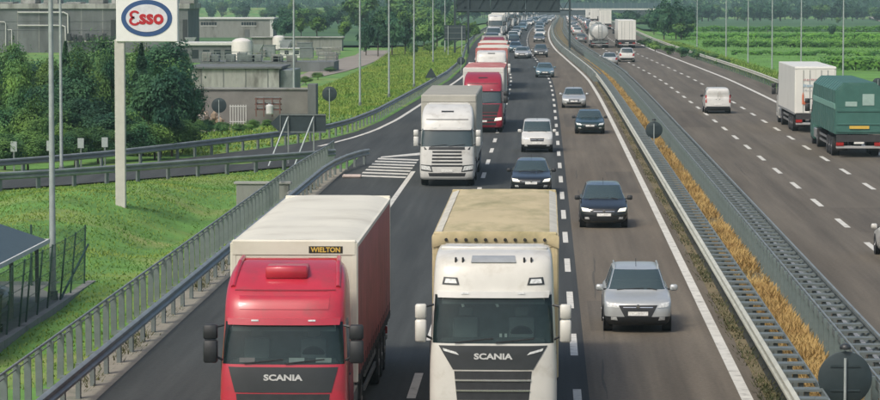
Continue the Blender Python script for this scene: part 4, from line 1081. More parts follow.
MB().cyl((0, .05, -.1), (0, .05, h+.3), .03, n=8).build('post', POLE, o)
# arrow board at the exit nose (seen from behind)
Y = 163.0; c = at(303, 123.5, Y); g0 = 0.0
o = empty('exit_sign', (c.x, c.y, g0)); tag(o, 'arrow-shaped exit board seen from behind on braced posts', 'sign')
hz = c.z; hw, hh = 1.17, .48
MB().prism([(-hw, -hh), (hw, -hh), (hw, hh), (-hw, hh), (-hw-.5, 0)], 0, .04).build('board', SIGNBACK, o).location = (0, 0, hz)
for z in (-hh+.04, hh-.04): MB().box(-hw, hw, -.05, -.002, z-.03, z+.03).build('back_rail', STEEL_D, o).location = (0, 0, hz)
MB().box(-hw-.01, -hw+.03, -.055, -.002, -hh, hh).build('back_rail', STEEL_D, o).location = (0, 0, hz)
for x in (-.75, .55):
    MB().bar((x, -.07, 0), (x, -.07, hz+hh*.8), .07, .07).build('post', STEEL, o)
    MB().bar((x-.02, -.12, hz+.3), (x-.85, -2.4, -.1), .06, .06).build('brace', POLE, o)
# lamp poles
def pole(px, ybase, h, label, group='lamp poles', r=.085):
    P = gp(px, ybase); P.z = gz(P.x, P.y)
    o = empty('lamp_pole', P); tag(o, label, 'lamp pole', group)
    MB().cyl((0, 0, -.2), (0, 0, h), r, r*.55, n=10).build('shaft', POLE, o, smooth=50)
    MB().cyl((0, 0, -.1), (0, 0, .35), r*1.5, r*1.4, n=10).build('base_sleeve', STEEL_D, o)
    MB().tube([(0, 0, h-.05), (.7, 0, h+.25), (1.6, 0, h+.35)], r*.5).build('arm', POLE, o)
    MB().rbox(1.4, 2.2, -.16, .16, h+.28, h+.42, .04).build('lamp_head', POLE, o)
for px, yb in ((294, 116), (360, 106), (389, 97), (414, 87), (433, 62), (445, 52)): pole(px, yb, 12, 'tall slender lamp pole on the verge by the exit lane', 'lamp poles on the verge')
for px, yb in ((697, 46), (726, 57), (748, 62), (772, 68), (801, 75), (843, 86)): pole(px, yb, 13, 'tall slender lamp pole beside the crop field', 'lamp poles by the field')
pole(53, 300, 11.5, 'tall grey lamp pole standing by the green mesh fence', 'lamp poles on the bank', r=.10)
pole(61.5, 172, 12, 'tall grey lamp pole behind the exit ramp barrier', 'lamp poles on the bank', r=.09)
for px, pt, pb in ((14, 150, 168), (50, 147, 167), (81, 142, 164), (105, 142, 163)):
    P = gp(px, pb + 2); o = empty('marker_post', P); tag(o, 'small grey marker post on the far side of the ramp barrier', 'marker post', 'marker posts along the ramp')
    MB().box(-.04, .04, -.03, .03, -.2, 1.35).build('post', STEEL_D, o); MB().rbox(-.16, .16, -.045, -.03, .9, 1.4, .005).build('plate', POLE, o)
# info board on the verge
c = at(455, 33, 420); o = empty('information_board', (c.x, c.y, zr(420))); tag(o, 'rectangular dark board back on two posts among the verge bushes', 'sign')
MB().rbox(-1.4, 1.4, 0, .08, -1.0, 1.0, .01).build('board', SIGNBACK, o).location = (0, 0, c.z - o.location.z)
for k in range(3): MB().box(-1.35, 1.35, -.06, -.003, -.75+.7*k, -.68+.7*k).build('back_rail', STEEL_D, o).location = (0, 0, c.z - o.location.z)
for x in (-.9, .9): MB().cyl((x, -.1, -.2), (x, -.1, c.z - o.location.z + .9), .06, n=8).build('post', POLE, o)
# gantry over the oncoming lanes
GY = 430.0; o = empty('sign_gantry', RP(0, GY)); tag(o, 'dark overhead sign gantry spanning the oncoming lanes', 'gantry')
for x, w in ((-8.6, .9), (5.9, .22)):
    for dx in ((-w, w) if w > .5 else (0,)):
        MB().box(x+dx-.14, x+dx+.14, -.15, .15, -.2, 7.6).build('column', SIGNBACK, o)
    if w > .5:
        for k in range(7):
            MB().bar((x-w, 0, .4+k), (x+w, 0, 1.4+k), .10, .10).build('lattice_bar', SIGNBACK, o)
for z in (5.7, 7.4): MB().box(-9.5, 6.2, -.12, .12, z-.12, z+.12).build('chord', SIGNBACK, o)
for k in range(16): MB().bar((-9.4+k*.96, 0, 5.7 if k % 2 else 7.4), (-8.44+k*.96, 0, 7.4 if k % 2 else 5.7), .10, .10).build('lattice_bar', SIGNBACK, o)
for a, b in ((-9.3, -4.75), (-4.7, -.05), (0, 4.6)): MB().rbox(a, b, .14, .24, 5.4, 7.9, .01).build('panel', SIGNBACK, o)
# overpass
BY = 1650.0; zd = at(545, 10.5, BY).z; o = empty('road_bridge', (0, BY, zr(BY))); tag(o, 'long concrete road bridge crossing the motorway in the distance', 'bridge')
zd -= o.location.z
MB().rbox(-56, 60, -4.9, 4.9, zd-2.3, zd+1.1, .1).build('deck', M('deck_girder', (.05, .055, .055), .9), o)
MB().box(-58, 62, -5.3, -5.02, zd+.25, zd+1.0).build('edge_beam', M('white_concrete', (.62, .62, .58), .8), o)
MB().box(-58, 62, 5.02, 5.3, zd+.25, zd+1.0).build('edge_beam', M('white_concrete', (.62, .62, .58), .8), o)
for sy in (-5.1, 5.1):
    for k in range(41): MB().box(-58+3*k-.10, -58+3*k+.10, sy-.06, sy+.06, zd+1.15, zd+4.0).build('screen_post', STEEL_D, o)
    MB().box(-58, 62, sy-.02, sy+.02, zd+1.2, zd+3.9).build('screen', M('bridge_screen', (.035, .07, .078), .5), o)
for x in (-46, -14, 8.5, 26, 50): MB().rbox(x-.7, x+.7, -4.2, 4.2, -.3, zd-2.3, .1).build('pier', CONC, o)

# ------------------------------------------------------------------ roadside: brand pylon, shelter, fence
c0 = gp(121, 207); P = Vector((c0.x, c0.y, 0))
P = drape(121, 206, 0.0); P.z = gz(P.x, P.y)
pyl = empty('brand_pylon', P); tag(pyl, 'tall cream pylon with oval brand sign standing on the grass bank', 'sign')
s = P.y / F_PX
zlow = at(121, 42, P.y).z - P.z; ztop = zlow + 47*s
MB().rbox(-5*s, 5*s, -.16, .16, -.3, zlow+.1, .02).build('column', M('pylon_cream', (.52, .51, .46), .5, var=.08), pyl)
pw0, pw1 = (118-121)*s, (180-121)*s; pcx = (pw0+pw1)/2; pcz = zlow + 23.8*s
PW = M('panel_white', (.80, .80, .78), .35, var=.03)
MB().rbox(pw0, pw1, -.22, .22, zlow, ztop, .03).build('panel', PW, pyl)
def ellipse(rx, rz, y0, y1, nm, mat):
    MB().prism([(rx*math.cos(2*PI*k/48), rz*math.sin(2*PI*k/48)) for k in range(48)], y0, y1).build(nm, mat, pyl).location = (pcx - .2*s, 0, pcz)
ellipse(25.6*s, 18.3*s, -.235, -.21, 'oval_ring', M('oval_blue', (.035, .085, .22), .4))
ellipse(20.8*s, 13.8*s, -.25, -.22, 'oval_face', M('oval_white', (.66, .66, .70), .4))
LR = M('letter_red', (.45, .02, .03), .4)
text_part('brand_lettering', 'sso', 19.5*s, LR, pyl, (pcx + 4.6*s, -.258, pcz + .4*s), (PI/2, 0, 0), bold=.03, sx=.95, depth=.004)
def arc(cx, cz, rx, rz, a0, a1, w, mb, n=12):
    k = len(mb.v)
    for i in range(n+1):
        a = math.radians(a0 + (a1-a0)*i/n)
        for y in (-.262, -.252):
            for q in (1 + w, 1 - w): mb.v.append((cx + rx*q*math.cos(a), y, cz + rz*q*math.sin(a)))
    for i in range(n):
        p = k + 4*i; mb.f += [(p, p+1, p+5, p+4), (p+2, p+6, p+7, p+3), (p, p+4, p+6, p+2), (p+1, p+3, p+7, p+5)]
    return mb
eb = arc(pcx - 12.2*s, pcz + 3.6*s, 3.9*s, 3.1*s, 20, 268, .34, MB()); arc(pcx - 12.2*s, pcz - 2.9*s, 4.3*s, 3.5*s, 92, 342, .32, eb)
eb.build('brand_initial', LR, pyl)

gzy = gz(-15, 84) + .1
o = empty('shelter', (-15.9, 85, gzy)); tag(o, 'low dark shelter roof with pale edge inside the green fence', 'shelter')
ROOFT = M('shelter_roof', (.045, .075, .085), .5, var=.1)
zE, zR = 1.78 - gzy, 2.55 - gzy
rf = MB(); rf.add([(1.6, -9, zE), (1.6, 6.4, zE), (-.1, 4.9, zR), (-.1, -9, zR), (-1.8, -9, zE), (-1.8, 6.4, zE)], [(0, 1, 2, 3), (3, 2, 5, 4), (1, 5, 2), (0, 3, 4), (0, 4, 5, 1)]); rf.build('roof', ROOFT, o)
MB().box(1.605, 1.66, -9, 6.45, zE-.09, zE+.03).build('eave_trim', M('trim_pale', (.55, .57, .55), .6), o)
MB().box(-1.8, 1.6, 6.405, 6.46, zE-.09, zE+.03).build('eave_trim', M('trim_pale', (.55, .57, .55), .6), o)
for x in (-1.6, 1.35):
    for y in (-8, -3.2, 1.6, 6.0):
        MB().box(x-.05, x+.05, y-.05, y+.05, 0, zE-.005).build('post', STEEL_D, o); MB().bar((x, y, zE-.5), (x, y-.5, zE-.02), .04, .04).build('brace', STEEL_D, o)
c = car('hatch', WHITE, lod=1); put(c, Vector((-15.9, 86.4, gzy)), True, 'white car parked under the low shelter behind the fence', 'car'); c.rotation_euler.z = PI/2 + .05; c.location = Vector((-14.72, 87.6, gzy))
o = empty('wheeled_bin', (-14.55, 82.9, gzy)); tag(o, 'dark grey wheeled bin beside the shelter post', 'bin')
MB().prism([(-.28, .12), (.28, .12), (.33, .95), (-.33, .95)], -.3, .3).build('body', DARKTRIM, o)
MB().rbox(-.36, .36, -.36, .36, .955, 1.05, .03).build('lid', DARKTRIM, o)
for x in (-.3, .3): MB().lathe([(.03, -.03), (.11, -.03), (.11, .03), (.03, .03)], axis='x', n=12).build('wheel', TYRE, o).location = (x, .25, .11)
FG = M('fence_green', (.018, .055, .042), .5)
def mesh_mat():
    m = bpy.data.materials.new('fence_mesh'); m.use_nodes = True; n = m.node_tree.nodes; l = m.node_tree.links
    b = n['Principled BSDF']; b.inputs['Base Color'].default_value = (.02, .075, .05, 1)
    tr = n.new('ShaderNodeBsdfTransparent'); mx = n.new('ShaderNodeMixShader'); mx.inputs[0].default_value = .70
    l.new(b.outputs[0], mx.inputs[1]); l.new(tr.outputs[0], mx.inputs[2]); l.new(mx.outputs[0], n['Material Output'].inputs['Surface']); return m
FM = mesh_mat()
o = empty('mesh_fence', (-13.95, 76, gzy)); tag(o, 'green wire mesh fence with leaning posts around the small yard', 'fence')
ys_ = [0, 2, 4, 6, 8, 9.1, 11, 12.8, 15.2, 17.2, 20.2]; LEAN = .2
for i, y in enumerate(ys_):
    ln = LEAN if i < len(ys_)-1 else .05
    MB().bar((0, y, -.3), (ln, y, 1.85), .045, .045).build('post', FG, o)
for a, b in zip(range(len(ys_)-1), range(1, len(ys_))):
    ya, yb = ys_[a], ys_[b]; lb = LEAN if b < len(ys_)-1 else .05
    w = MB()
    for k in range(6): w.bar((LEAN*k/5.2, ya, .36*k), (lb*k/5.2, yb, .36*k), .012, .012)
    n = 0
    for k in range(n): 
        t_ = k/n; w.bar((0, ya+(yb-ya)*t_, 0), (LEAN+(lb-LEAN)*t_, ya+(yb-ya)*t_, 1.82), .010, .010)
    w.build('mesh_panel', FG, o)
    MB().add([(.004, ya, .02), (.004, yb, .02), (lb+.004, yb, 1.82), (LEAN+.004, ya, 1.82)], [(0, 1, 2, 3)]).build('mesh_sheet', FM, o)
for k in range(4): MB().bar((-k*1.6-1.6, 20.2, -.3), (-k*1.6-1.6, 20.2, 1.85), .06, .06).build('post', FG, o)
MB().add([(-6.4, 20.2, .02), (0, 20.2, .02), (.05, 20.2, 1.82), (-6.4, 20.2, 1.82)], [(0, 1, 2, 3)]).build('mesh_sheet', FM, o)
MB().bar((0, 15.2, 0), (.22, 19.6, 1.3), .05, .05).build('brace', FG, o)
structure(MB().box(-14.0, -13.75, 76, 97.3, gzy-.4, gzy+.06), 'kerb', CONC)
# culvert head wall
P = gp(262, 199); zz = gz(P.x, P.y)
o = empty('culvert_headwall', (P.x, P.y, zz)); tag(o, 'stained concrete culvert wall set into the grass bank', 'wall')
MB().rbox(-1.1, 1.15, 0, .35, -.6, .75, .03).build('wall', CONC, o); MB().rbox(-1.2, 1.25, -.05, .42, .75, .86, .02).build('coping', CONC_L, o)
MB().rbox(1.15, 1.4, -1.6, .3, -.6, .5, .03).build('wing_wall', CONC, o)
MB().lathe([(.30, -.06), (.36, -.06), (.36, -.004), (.30, -.004)], axis='y', n=20).build('pipe_mouth', CONC_D, o).location = (-.1, 0, .15)
o = MB().rbox(-.45, .45, -.2, .2, 0, .16, .05).build('sandbag', M('sandbag', (.5, .42, .38), .9), None); o.location = (-9.1, 150.6, .016); tag(o, 'pale sandbag lying on the asphalt by the barrier end', 'sandbag')

# ------------------------------------------------------------------ works and buildings on the left
def building(px0, px1, ytop, ybase, depth, mat, label, name='industrial_building', Y=None, roof=None, cat='building', group=None):
    P0 = gp(px0, ybase) if Y is None else None; Yb = P0.y if Y is None else Y
    a = at(px0, ytop, Yb); b = at(px1, ytop, Yb); z0 = gz((a.x+b.x)/2, Yb)
    o = empty(name, ((a.x+b.x)/2, Yb, z0)); tag(o, label, cat, group)
    hw = (b.x-a.x)/2; h = a.z - z0
    MB().box(-hw, hw, 0, depth, -.5, h).build('wall', mat, o)
    if roof: MB().rbox(-hw-.25, hw+.25, -.25, depth+.25, h+.002, h+roof[1], .03).build('roof', roof[0], o)
    return o, hw, h, Yb
PALE = M('pale_trim', (.55, .56, .53), .7, var=.1)
WIN = M('dark_window', (.02, .03, .033), .2)
# long dark works hall behind the trees
o, hw, h, Yb = building(-25, 188, 9, 52, 14, CONC_D, 'huge dark grey works wall with white pipes behind the trees', roof=(CONC_L, .7))
for z in (.52, .72): MB().box(-hw, hw, -.04, -.005, h*z-.05, h*z+.05).build('wall_joint', CONC_D, o)
for k in range(10): MB().box(-hw + 2*hw*k/10 - .06, -hw + 2*hw*k/10 + .06, -.03, -.002, 0, h).build('wall_joint', CONC, o)
def pz(px, py): q = at(px, py, Yb); return (q.x - o.location.x, -.25, q.z - o.location.z)
MB().tube([pz(18, 12.5), pz(64, 12.5), pz(68, 14.5), pz(68.5, 42)], .09, 8).build('pipe', PALE, o)
MB().tube([pz(18, 25.5), pz(62, 25.5), pz(65.5, 27), pz(66, 42)], .08, 8).build('pipe', PALE, o)
MB().tube([pz(0, 22), pz(5, 22), pz(6, 24), pz(6, 46)], .06, 8).build('pipe', PALE, o)
MB().tube([pz(8, 30), pz(12, 30), pz(12, 46)], .06, 8).build('pipe', PALE, o)
MB().tube([pz(68, 41.5), pz(115, 41.5)], .10, 8).build('pipe', PALE, o)
for k, px in enumerate((70, 76, 81, 88, 94, 101, 105)): 
    q = pz(px, 36 + (k % 3)); MB().rbox(q[0]-.22, q[0]+.22, -.9, -.3, q[2]-.7, q[2]+.35, .05).build('valve', DARKTRIM, o)
for px in (113, 185): q = pz(px, 30); MB().rbox(q[0]-.3, q[0]+.3, -.1, -.01, q[2]-1.4, q[2]+1.4, .02).build('door', DARKTRIM, o)
for k in range(9):
    x = -hw + 3 + k * 3.1; MB().rbox(x, x + 2.0, 1, 6, h+.71, h+.9+.8*(k % 3), .05).build('roof_unit', CONC_L if k % 2 else CONC, o)
# shed with pale roof line
o, hw, h, Yb = building(192, 273, 19.5, 39, 8, CONC, 'grey works building with white roof edge and strip windows', roof=(PALE, .28))
for a, b in ((-.78, -.38), (.22, .60)):
    n = 6
    for k in range(n):
        x0 = hw*(a + (b-a)*k/n); x1 = hw*(a + (b-a)*(k+.78)/n); w = MB().box(x0, x1, -.03, -.004, h*.70, h*.86).build('window', WIN, o)
        MB().box(x0-.04, x1+.04, -.07, -.005, h*.66, h*.695).build('sill', PALE, w)
MB().box(-hw-.02, -hw+.5, -.06, -.004, 0, h).build('corner_pier', PALE, o); MB().box(hw-.5, hw+.02, -.06, -.004, 0, h).build('corner_pier', PALE, o)
MB().box(.3*hw, .42*hw, -.05, -.004, 0, h*.5).build('door', CONC_D, o)
o, hw, h, Yb = building(178, 233, 45.5, 62, 6, CONC_D, 'low grey block with long white eave left of the white tank', roof=(PALE, .35))
for k in range(5): MB().box(-hw*.9 + k*hw*.4, -hw*.9 + k*hw*.4 + .8, -.03, -.004, h*.25, h*.75).build('window', WIN, o)
o, hw, h, Yb = building(252, 342, 38, 50, 3, CONC, 'long plain concrete retaining wall in front of the bright green trees', name='concrete_wall', cat='wall', roof=(CONC_L, .15))
for k in range(8): MB().box(-hw + 2*hw*k/8, -hw + 2*hw*k/8 + .06, -.03, -.002, 0, h).build('wall_joint', CONC_D, o)
# tanks
def tank(px0, px1, yt, yb, label, ring=False):
    P = gp((px0+px1)/2, yb); r = (px1-px0)/2*P.y/F_PX; h = (yb-yt)*P.y/F_PX
    o = empty('storage_tank', (P.x, P.y, zr(P.y))); tag(o, label, 'tank')
    MB().lathe([(r, 0), (r, h*.80), (r*.93, h*.89), (r*.6, h*.97), (r*.15, h)], n=28).build('shell', M('tank_white', (.66, .64, .60), .5, var=.06, dirt=((.4, .38, .34), .7, .58, .3)), o, smooth=35)
    MB().lathe([(r*1.03, -.1), (r*1.08, -.1), (r*1.08, .12), (r*1.03, .12)], n=28).build('foot_ring', CONC_D, o)
    MB().lathe([(r*1.005, 0), (r*1.03, .0), (r*1.03, .08), (r*1.005, .08)], n=28).build('hoop', PALE, o).location = (0, 0, h*.3)
    if ring: MB().lathe([(.18, -.02), (.30, -.02), (.30, .02), (.18, .02)], axis='y', n=20).build('manhole', DARKTRIM, o).location = (-.1, -r*1.02, h*.22)
    MB().tube([(r*1.08, 0, 0), (r*1.08, 0, h*.85), (r*.7, 0, h*1.02)], .05).build('ladder', STEEL, o)
tank(231.5, 252, 38, 66, 'tall white storage tank with domed top in the works yard', True)
tank(272.5, 285, 35.5, 50, 'small white domed tank behind the works platform')
# platform with railings
o, hw, h, Yb = building(200, 334, 62, 71, 8, CONC_D, 'dark works platform with steel railings around the white tank', name='works_platform', cat='platform')
for z in (.35, .7, 1.05): MB().box(-hw, hw, -.03, .03, h+z-.03, h+z+.03).build('rail', STEEL_D, o)
for k in range(18): MB().box(-hw+2*hw*k/17-.04, -hw+2*hw*k/17+.04, -.04, .04, h, h+1.1).build('post', STEEL_D, o)
for k in range(9):
    x = -hw + 2*hw*RND.random(); MB().rbox(x-.5, x+.5, .5, 1.6, h+.005, h+RND.uniform(.3, 1.1), .04).build('machinery', RND.choice([STEEL_D, CONC, STEEL]), o)
o, hw, h, Yb = building(280, 303, 49, 57, 3, PALE, 'small white cabin on the works platform', name='site_cabin', cat='cabin', roof=(PALE, .1))
for x in (-.6, .3): MB().box(hw*x, hw*x+.5, -.03, -.003, h*.4, h*.8).build('window', WIN, o)
# broad concrete block
o, hw, h, Yb = building(190, 279, 69, 93, 9, CONC_L, 'broad pale concrete block stained under its rim above the rubble', name='concrete_block', cat='building', roof=(CONC_D, .2))
for k in range(4): MB().box(-hw+2*hw*(k+.5)/4-.03, -hw+2*hw*(k+.5)/4+.03, -.03, -.002, 0, h).build('wall_joint', CONC_D, o)
MB().rbox(hw+.02, hw+1.2, .5, 8, -.3, h-.1, .05).build('buttress', STEEL_D, o)
o, hw, h, Yb = building(196, 312, 90, 124, 1.2, M('brown_wall', (.19, .185, .17), .9, var=.2, scale=.6, dirt=((.13, .125, .115), .5, .5, .3)), 'low brown-grey yard wall behind the round sign', name='yard_wall', cat='wall')
MB().rbox(-hw-.1, hw+.1, -.1, 1.3, h+.003, h+.12, .02).build('coping', CONC, o)
MB().rbox(hw*.93, hw+.3, -.35, 1.4, -.3, h+.4, .03).build('end_pier', CONC_D, o)
def pw(px, py): q = at(px, py, Yb-1.0); return Vector((q.x, Yb-1.0, q.z))
gt = empty('yard_gate', pw(238, 124)); tag(gt, 'pale barred gate leaning against the yard wall', 'gate')
for k in range(7): MB().box(-.5+k*.17-.025, -.5+k*.17+.025, -.03, .03, -.1, 1.25).build('bar', PALE, gt)
for z in (.15, 1.15): MB().box(-.55, .57, -.05, -.032, z-.03, z+.03).build('rail', PALE, gt)
rub = empty('rubble_heap', pw(203, 124)); tag(rub, 'brownish heap of broken stones beside the yard wall', 'rubble')
rq = random.Random(9)
for k in range(46):
    r = rq.uniform(.14, .34); m = MB().lathe([(r*.4, -r*.6), (r, -r*.1), (r*.8, r*.4), (r*.3, r*.65)], n=6)
    a = rq.uniform(0, 6.3); dd = rq.random()**.6; q = m.build('stone', M('stone_%d' % (k % 4), [(.30, .23, .16), (.36, .30, .24), (.22, .18, .14), (.42, .38, .33)][k % 4], .9), rub)
    q.location = (dd*1.35*math.cos(a), dd*.7*math.sin(a), .1 + 1.3*(1-dd)*rq.random()); q.rotation_euler = (rq.random()*3, rq.random()*3, rq.random()*3)
RUSTY = M('rusty_steel', (.14, .075, .06), .8, var=.3, scale=3)
mc = empty('pipe_rack', pw(268, 112)); tag(mc, 'rusty steel rack with stacked bars against the yard wall', 'rack')
for x in (-.75, -.25, .3, .8): MB().box(x-.04, x+.04, -.3, -.22, -.3, .95).build('upright', RUSTY, mc)
for z in (.15, .5, .85): MB().box(-.85, .9, -.22, .1, z-.04, z+.04).build('shelf', RUSTY, mc)
for k in range(7): MB().cyl((-.8, -.15+.04*(k % 3), .24+.35*(k//3)), (.85, -.12+.04*(k % 3), .24+.35*(k//3)), .045, n=6).build('bar', STEEL_D, mc)
mc = empty('plastic_drum', pw(269, 114) + Vector((.1, -.7, 0))); tag(mc, 'white plastic drum in front of the rusty rack', 'drum')
MB().lathe([(.20, 0), (.24, .05), (.24, .55), (.20, .62), (.10, .64), (.10, .70)], n=16).build('body', PALE, mc); MB().lathe([(.11, .70), (.11, .74), (.03, .75)], n=12).build('cap', DARKTRIM, mc)
# loose gear about the yard
rg = random.Random(12)
for k in range(22):
    px, py = rg.uniform(186, 335), rg.uniform(52, 62); q = gp(px, py); s_ = q.y/F_PX
    kind = rg.choice(['crate', 'crate', 'slab_stack', 'hopper']); lab = {'crate': 'grey equipment box standing in the works yard', 'slab_stack': 'stack of concrete slabs in the works yard', 'hopper': 'steel hopper on legs in the works yard'}[kind]
    oo = empty({'crate': 'equipment_box'}.get(kind, kind), (q.x, q.y, q.z+.1)); tag(oo, lab, {'crate': 'box', 'slab_stack': 'slabs', 'hopper': 'hopper'}[kind], 'loose gear in the works yard')
    if kind == 'crate':
        w, h = rg.uniform(.5, 1.1), rg.uniform(.6, 1.5); MB().rbox(-w, w, -.5, .5, 0, h, .04).build('body', rg.choice([CONC, STEEL_D, STEEL, CONC_L]), oo); MB().rbox(-w-.05, w+.05, -.55, .55, h+.002, h+.08, .02).build('lid', STEEL_D, oo)
    elif kind == 'slab_stack':
        for j in range(4): MB().rbox(-1.1+rg.uniform(-.1, .1), 1.1, -.5, .5, .26*j, .26*j+.2, .02).build('slab', CONC_L if j % 2 else CONC, oo)
    else:
        MB().prism([(-.3, 1.0), (.3, 1.0), (.8, 1.9), (-.8, 1.9)], -.6, .6).build('bin', STEEL, oo)
        for x in (-.6, .6):
            for y in (-.5, .5): MB().box(x-.05, x+.05, y-.05, y+.05, -.1, 1.6).build('leg', STEEL_D, oo)

# ------------------------------------------------------------------ vegetation
def rot_quads(c, size, rng, flat=0.0, nrm=None):
    """random leaf quads around centres c"""
    n = len(c); a = rng.normal(size=(n, 3)); a[:, 2] *= (1 - flat)
    if nrm is not None: a -= (a*nrm).sum(1, keepdims=True)*nrm
    a /= np.linalg.norm(a, axis=1, keepdims=True) + 1e-9
    b = rng.normal(size=(n, 3)) if nrm is None else np.cross(nrm, a); b -= (b*a).sum(1, keepdims=True)*a; b /= np.linalg.norm(b, axis=1, keepdims=True) + 1e-9
    s = size[:, None]; q = np.stack([c - a*s - b*s*.3, c - b*s*.62 + a*s*.15, c + a*s, c + b*s*.62 - a*s*.1], axis=1)
    return q.reshape(-1, 3)
def crown_pts(rng, n, h, r, base, clumps, shape):
    if shape == 'cone':
        t = rng.random(n)**.75; rad = r*(1-t)**.85*np.sqrt(rng.uniform(.35, 1, n)); a = rng.uniform(0, 2*PI, n)
        rad *= 1 + .22*np.sin(t*34) + .1*np.sin(a*5)
        return np.stack([rad*np.cos(a), rad*np.sin(a), base + t*(h-base)], 1)
    cc = []
    for _ in range(clumps):
        v = rng.normal(size=3); v /= np.linalg.norm(v); k = rng.random()**.4*.72
        cc.append([v[0]*r*k, v[1]*r*k, base + (h-base)*(.5 + v[2]*.5*k)])
    cc = np.array(cc); idx = rng.integers(0, clumps, n); cr = (r*.30 + r*.22*rng.random(clumps))[idx]
    v = rng.normal(size=(n, 3)); v /= np.linalg.norm(v, axis=1, keepdims=True); v *= (rng.random(n)**.35*cr)[:, None]; v[:, 2] *= .85
    P = cc[idx] + v; stray = rng.random(n) < .10; P[stray, :2] *= rng.uniform(1.0, 1.3, (stray.sum(), 1)); P[stray, 2] += rng.uniform(-.02, .10, stray.sum())*h
    return P
TREES = {}
def tree_proto(key, h, r, n, leaf, mat, clumps=16, shape='round', seed=1):
    rng = np.random.default_rng(seed); base = h*.16
    cp = crown_pts(rng, n, h, r, base, clumps, shape); pc = cp - np.array([0, 0, base + (h-base)*.42]); pc /= np.linalg.norm(pc, axis=1, keepdims=True) + 1e-6; pc[:, 2] += .45; pc += rng.normal(0, .42, pc.shape); pc /= np.linalg.norm(pc, axis=1, keepdims=True)
    q = rot_quads(cp, leaf*rng.uniform(.6, 1.3, n), rng, nrm=pc)
    o = np_mesh('crown', q, 4, mat); me = o.data; bpy.data.objects.remove(o)
    rj = random.Random(seed); tm = MB().cyl((0, 0, -.3), (.05*h*.2, 0, h*.45), h*.026, h*.016, n=8)
    for k in range(6):
        a = rj.uniform(0, 6.3); z = h*rj.uniform(.2, .45); tm.cyl((.02, 0, z), (r*.6*math.cos(a), r*.6*math.sin(a), z + h*rj.uniform(.15, .35)), h*.010, h*.004, n=5)
    TREES[key] = (me, tm.mesh('trunk'), h, r, mat)
def tree(key, P, h, w, label, group, name='tree', rz=None):
    me, tm, H, R, mat = TREES[key]; o = empty(name, P, RND.uniform(0, 6.28) if rz is None else rz); tag(o, label, 'tree', group)
    c = link('crown', me, mat, o); t = link('trunk', tm, BARK, o); c.scale = t.scale = (w/(2*R), w/(2*R), h/H); return o
for i in range(4): tree_proto('mid%d' % i, 5, 2.2, 9000, .115, LEAF_A, 26, seed=10+i)
for i in range(2): tree_proto('dark%d' % i, 5, 2.0, 9000, .11, LEAF_D, 24, seed=20+i)
tree_proto('conifer', 5, 1.3, 5000, .11, LEAF_D, shape='cone', seed=31)
for i in range(2): tree_proto('fmid%d' % i, 8, 3.6, 1500, .42, LEAF_A, 18, seed=40+i)
for i in range(2): tree_proto('fdark%d' % i, 8, 3.6, 1500, .42, LEAF_D, 18, seed=50+i)
tree_proto('fbright', 6, 2.4, 1300, .32, LEAF_B, 14, seed=60)
rv = random.Random(5)
def treepix(key, px, yb, hpx, wpx, label, group, name='tree'):
    P = gp(px, yb); P.z = gz(P.x, P.y); s = P.y / F_PX; return tree(key, P, hpx*s, wpx*s, label, group, name)
# thicket between the ramp and the works
G1 = 'trees between the ramp and the works'
for row, (yb, hpx, jit) in enumerate(((124, 80, 8), (135, 84, 10), (146, 80, 14), (157, 68, 14))):
    px = -25 + row*9
    while px < (178 if row < 3 else 168):
        k = rv.choice(['mid0', 'mid1', 'mid2', 'mid3', 'mid0', 'dark0', 'dark1'])
        treepix(k, px, yb + rv.uniform(-3, 3) - px*.02, hpx + rv.uniform(-jit*1.8, jit*1.3), rv.uniform(34, 66), 'dark leafy tree in the thicket behind the ramp barrier' if k[0] == 'd' else 'mid green leafy tree in the thicket behind the ramp barrier', G1)
        px += rv.uniform(24, 36)
for px, yb, hp, wp in ((66, 132, 92, 30), (104, 130, 88, 28), (142, 140, 98, 32)): treepix('conifer', px, yb, hp, wp, 'pointed dark conifer rising out of the leafy thicket', 'conifers in the thicket', 'conifer')
treepix('conifer', 9, 130, 84, 26, 'slim pointed conifer in front of the dark works wall', G1, 'conifer')
for px, yb, hp, wp in ((172, 150, 96, 54), (188, 146, 72, 40), (160, 156, 100, 60)): treepix('dark1', px, yb, hp, wp, 'broad dark tree at the end of the thicket by the rubble', 'dark trees by the rubble')
for px, yb, hp in ((183, 160, 26), (172, 163, 30), (155, 166, 28), (140, 167, 30), (120, 168, 26), (98, 170, 28), (75, 172, 30), (50, 174, 28), (28, 175, 30), (5, 177, 28)):
    P = gp(px, yb - 8); P.z = gz(P.x, P.y); s = P.y/F_PX; tree('mid%d' % rv.randrange(4), P, hp*s*1.3, 44*s, 'low bush right behind the ramp barrier', 'bushes behind the ramp barrier', 'bush')
for px, yb, hp, wp in ((222, 134, 14, 20), (238, 132, 11, 18), (252, 130, 12, 18), (196, 136, 20, 24), (207, 133, 15, 20), (268, 127, 9, 16), (284, 124, 9, 14)):
    treepix('mid%d' % rv.randrange(4), px, yb, hp, wp, 'scrubby bush growing along the foot of the yard wall', 'bushes along the yard wall', 'bush')
for px, yb, hp, wp in ((186, 98, 26, 20), (176, 92, 30, 24), (183, 70, 16, 18), (306, 84, 9, 14), (330, 72, 7, 14), (318, 79, 8, 14)):
    treepix('mid%d' % rv.randrange(4), px, yb, hp, wp, 'small leafy bush around the concrete blocks of the works', 'bushes around the works', 'bush')
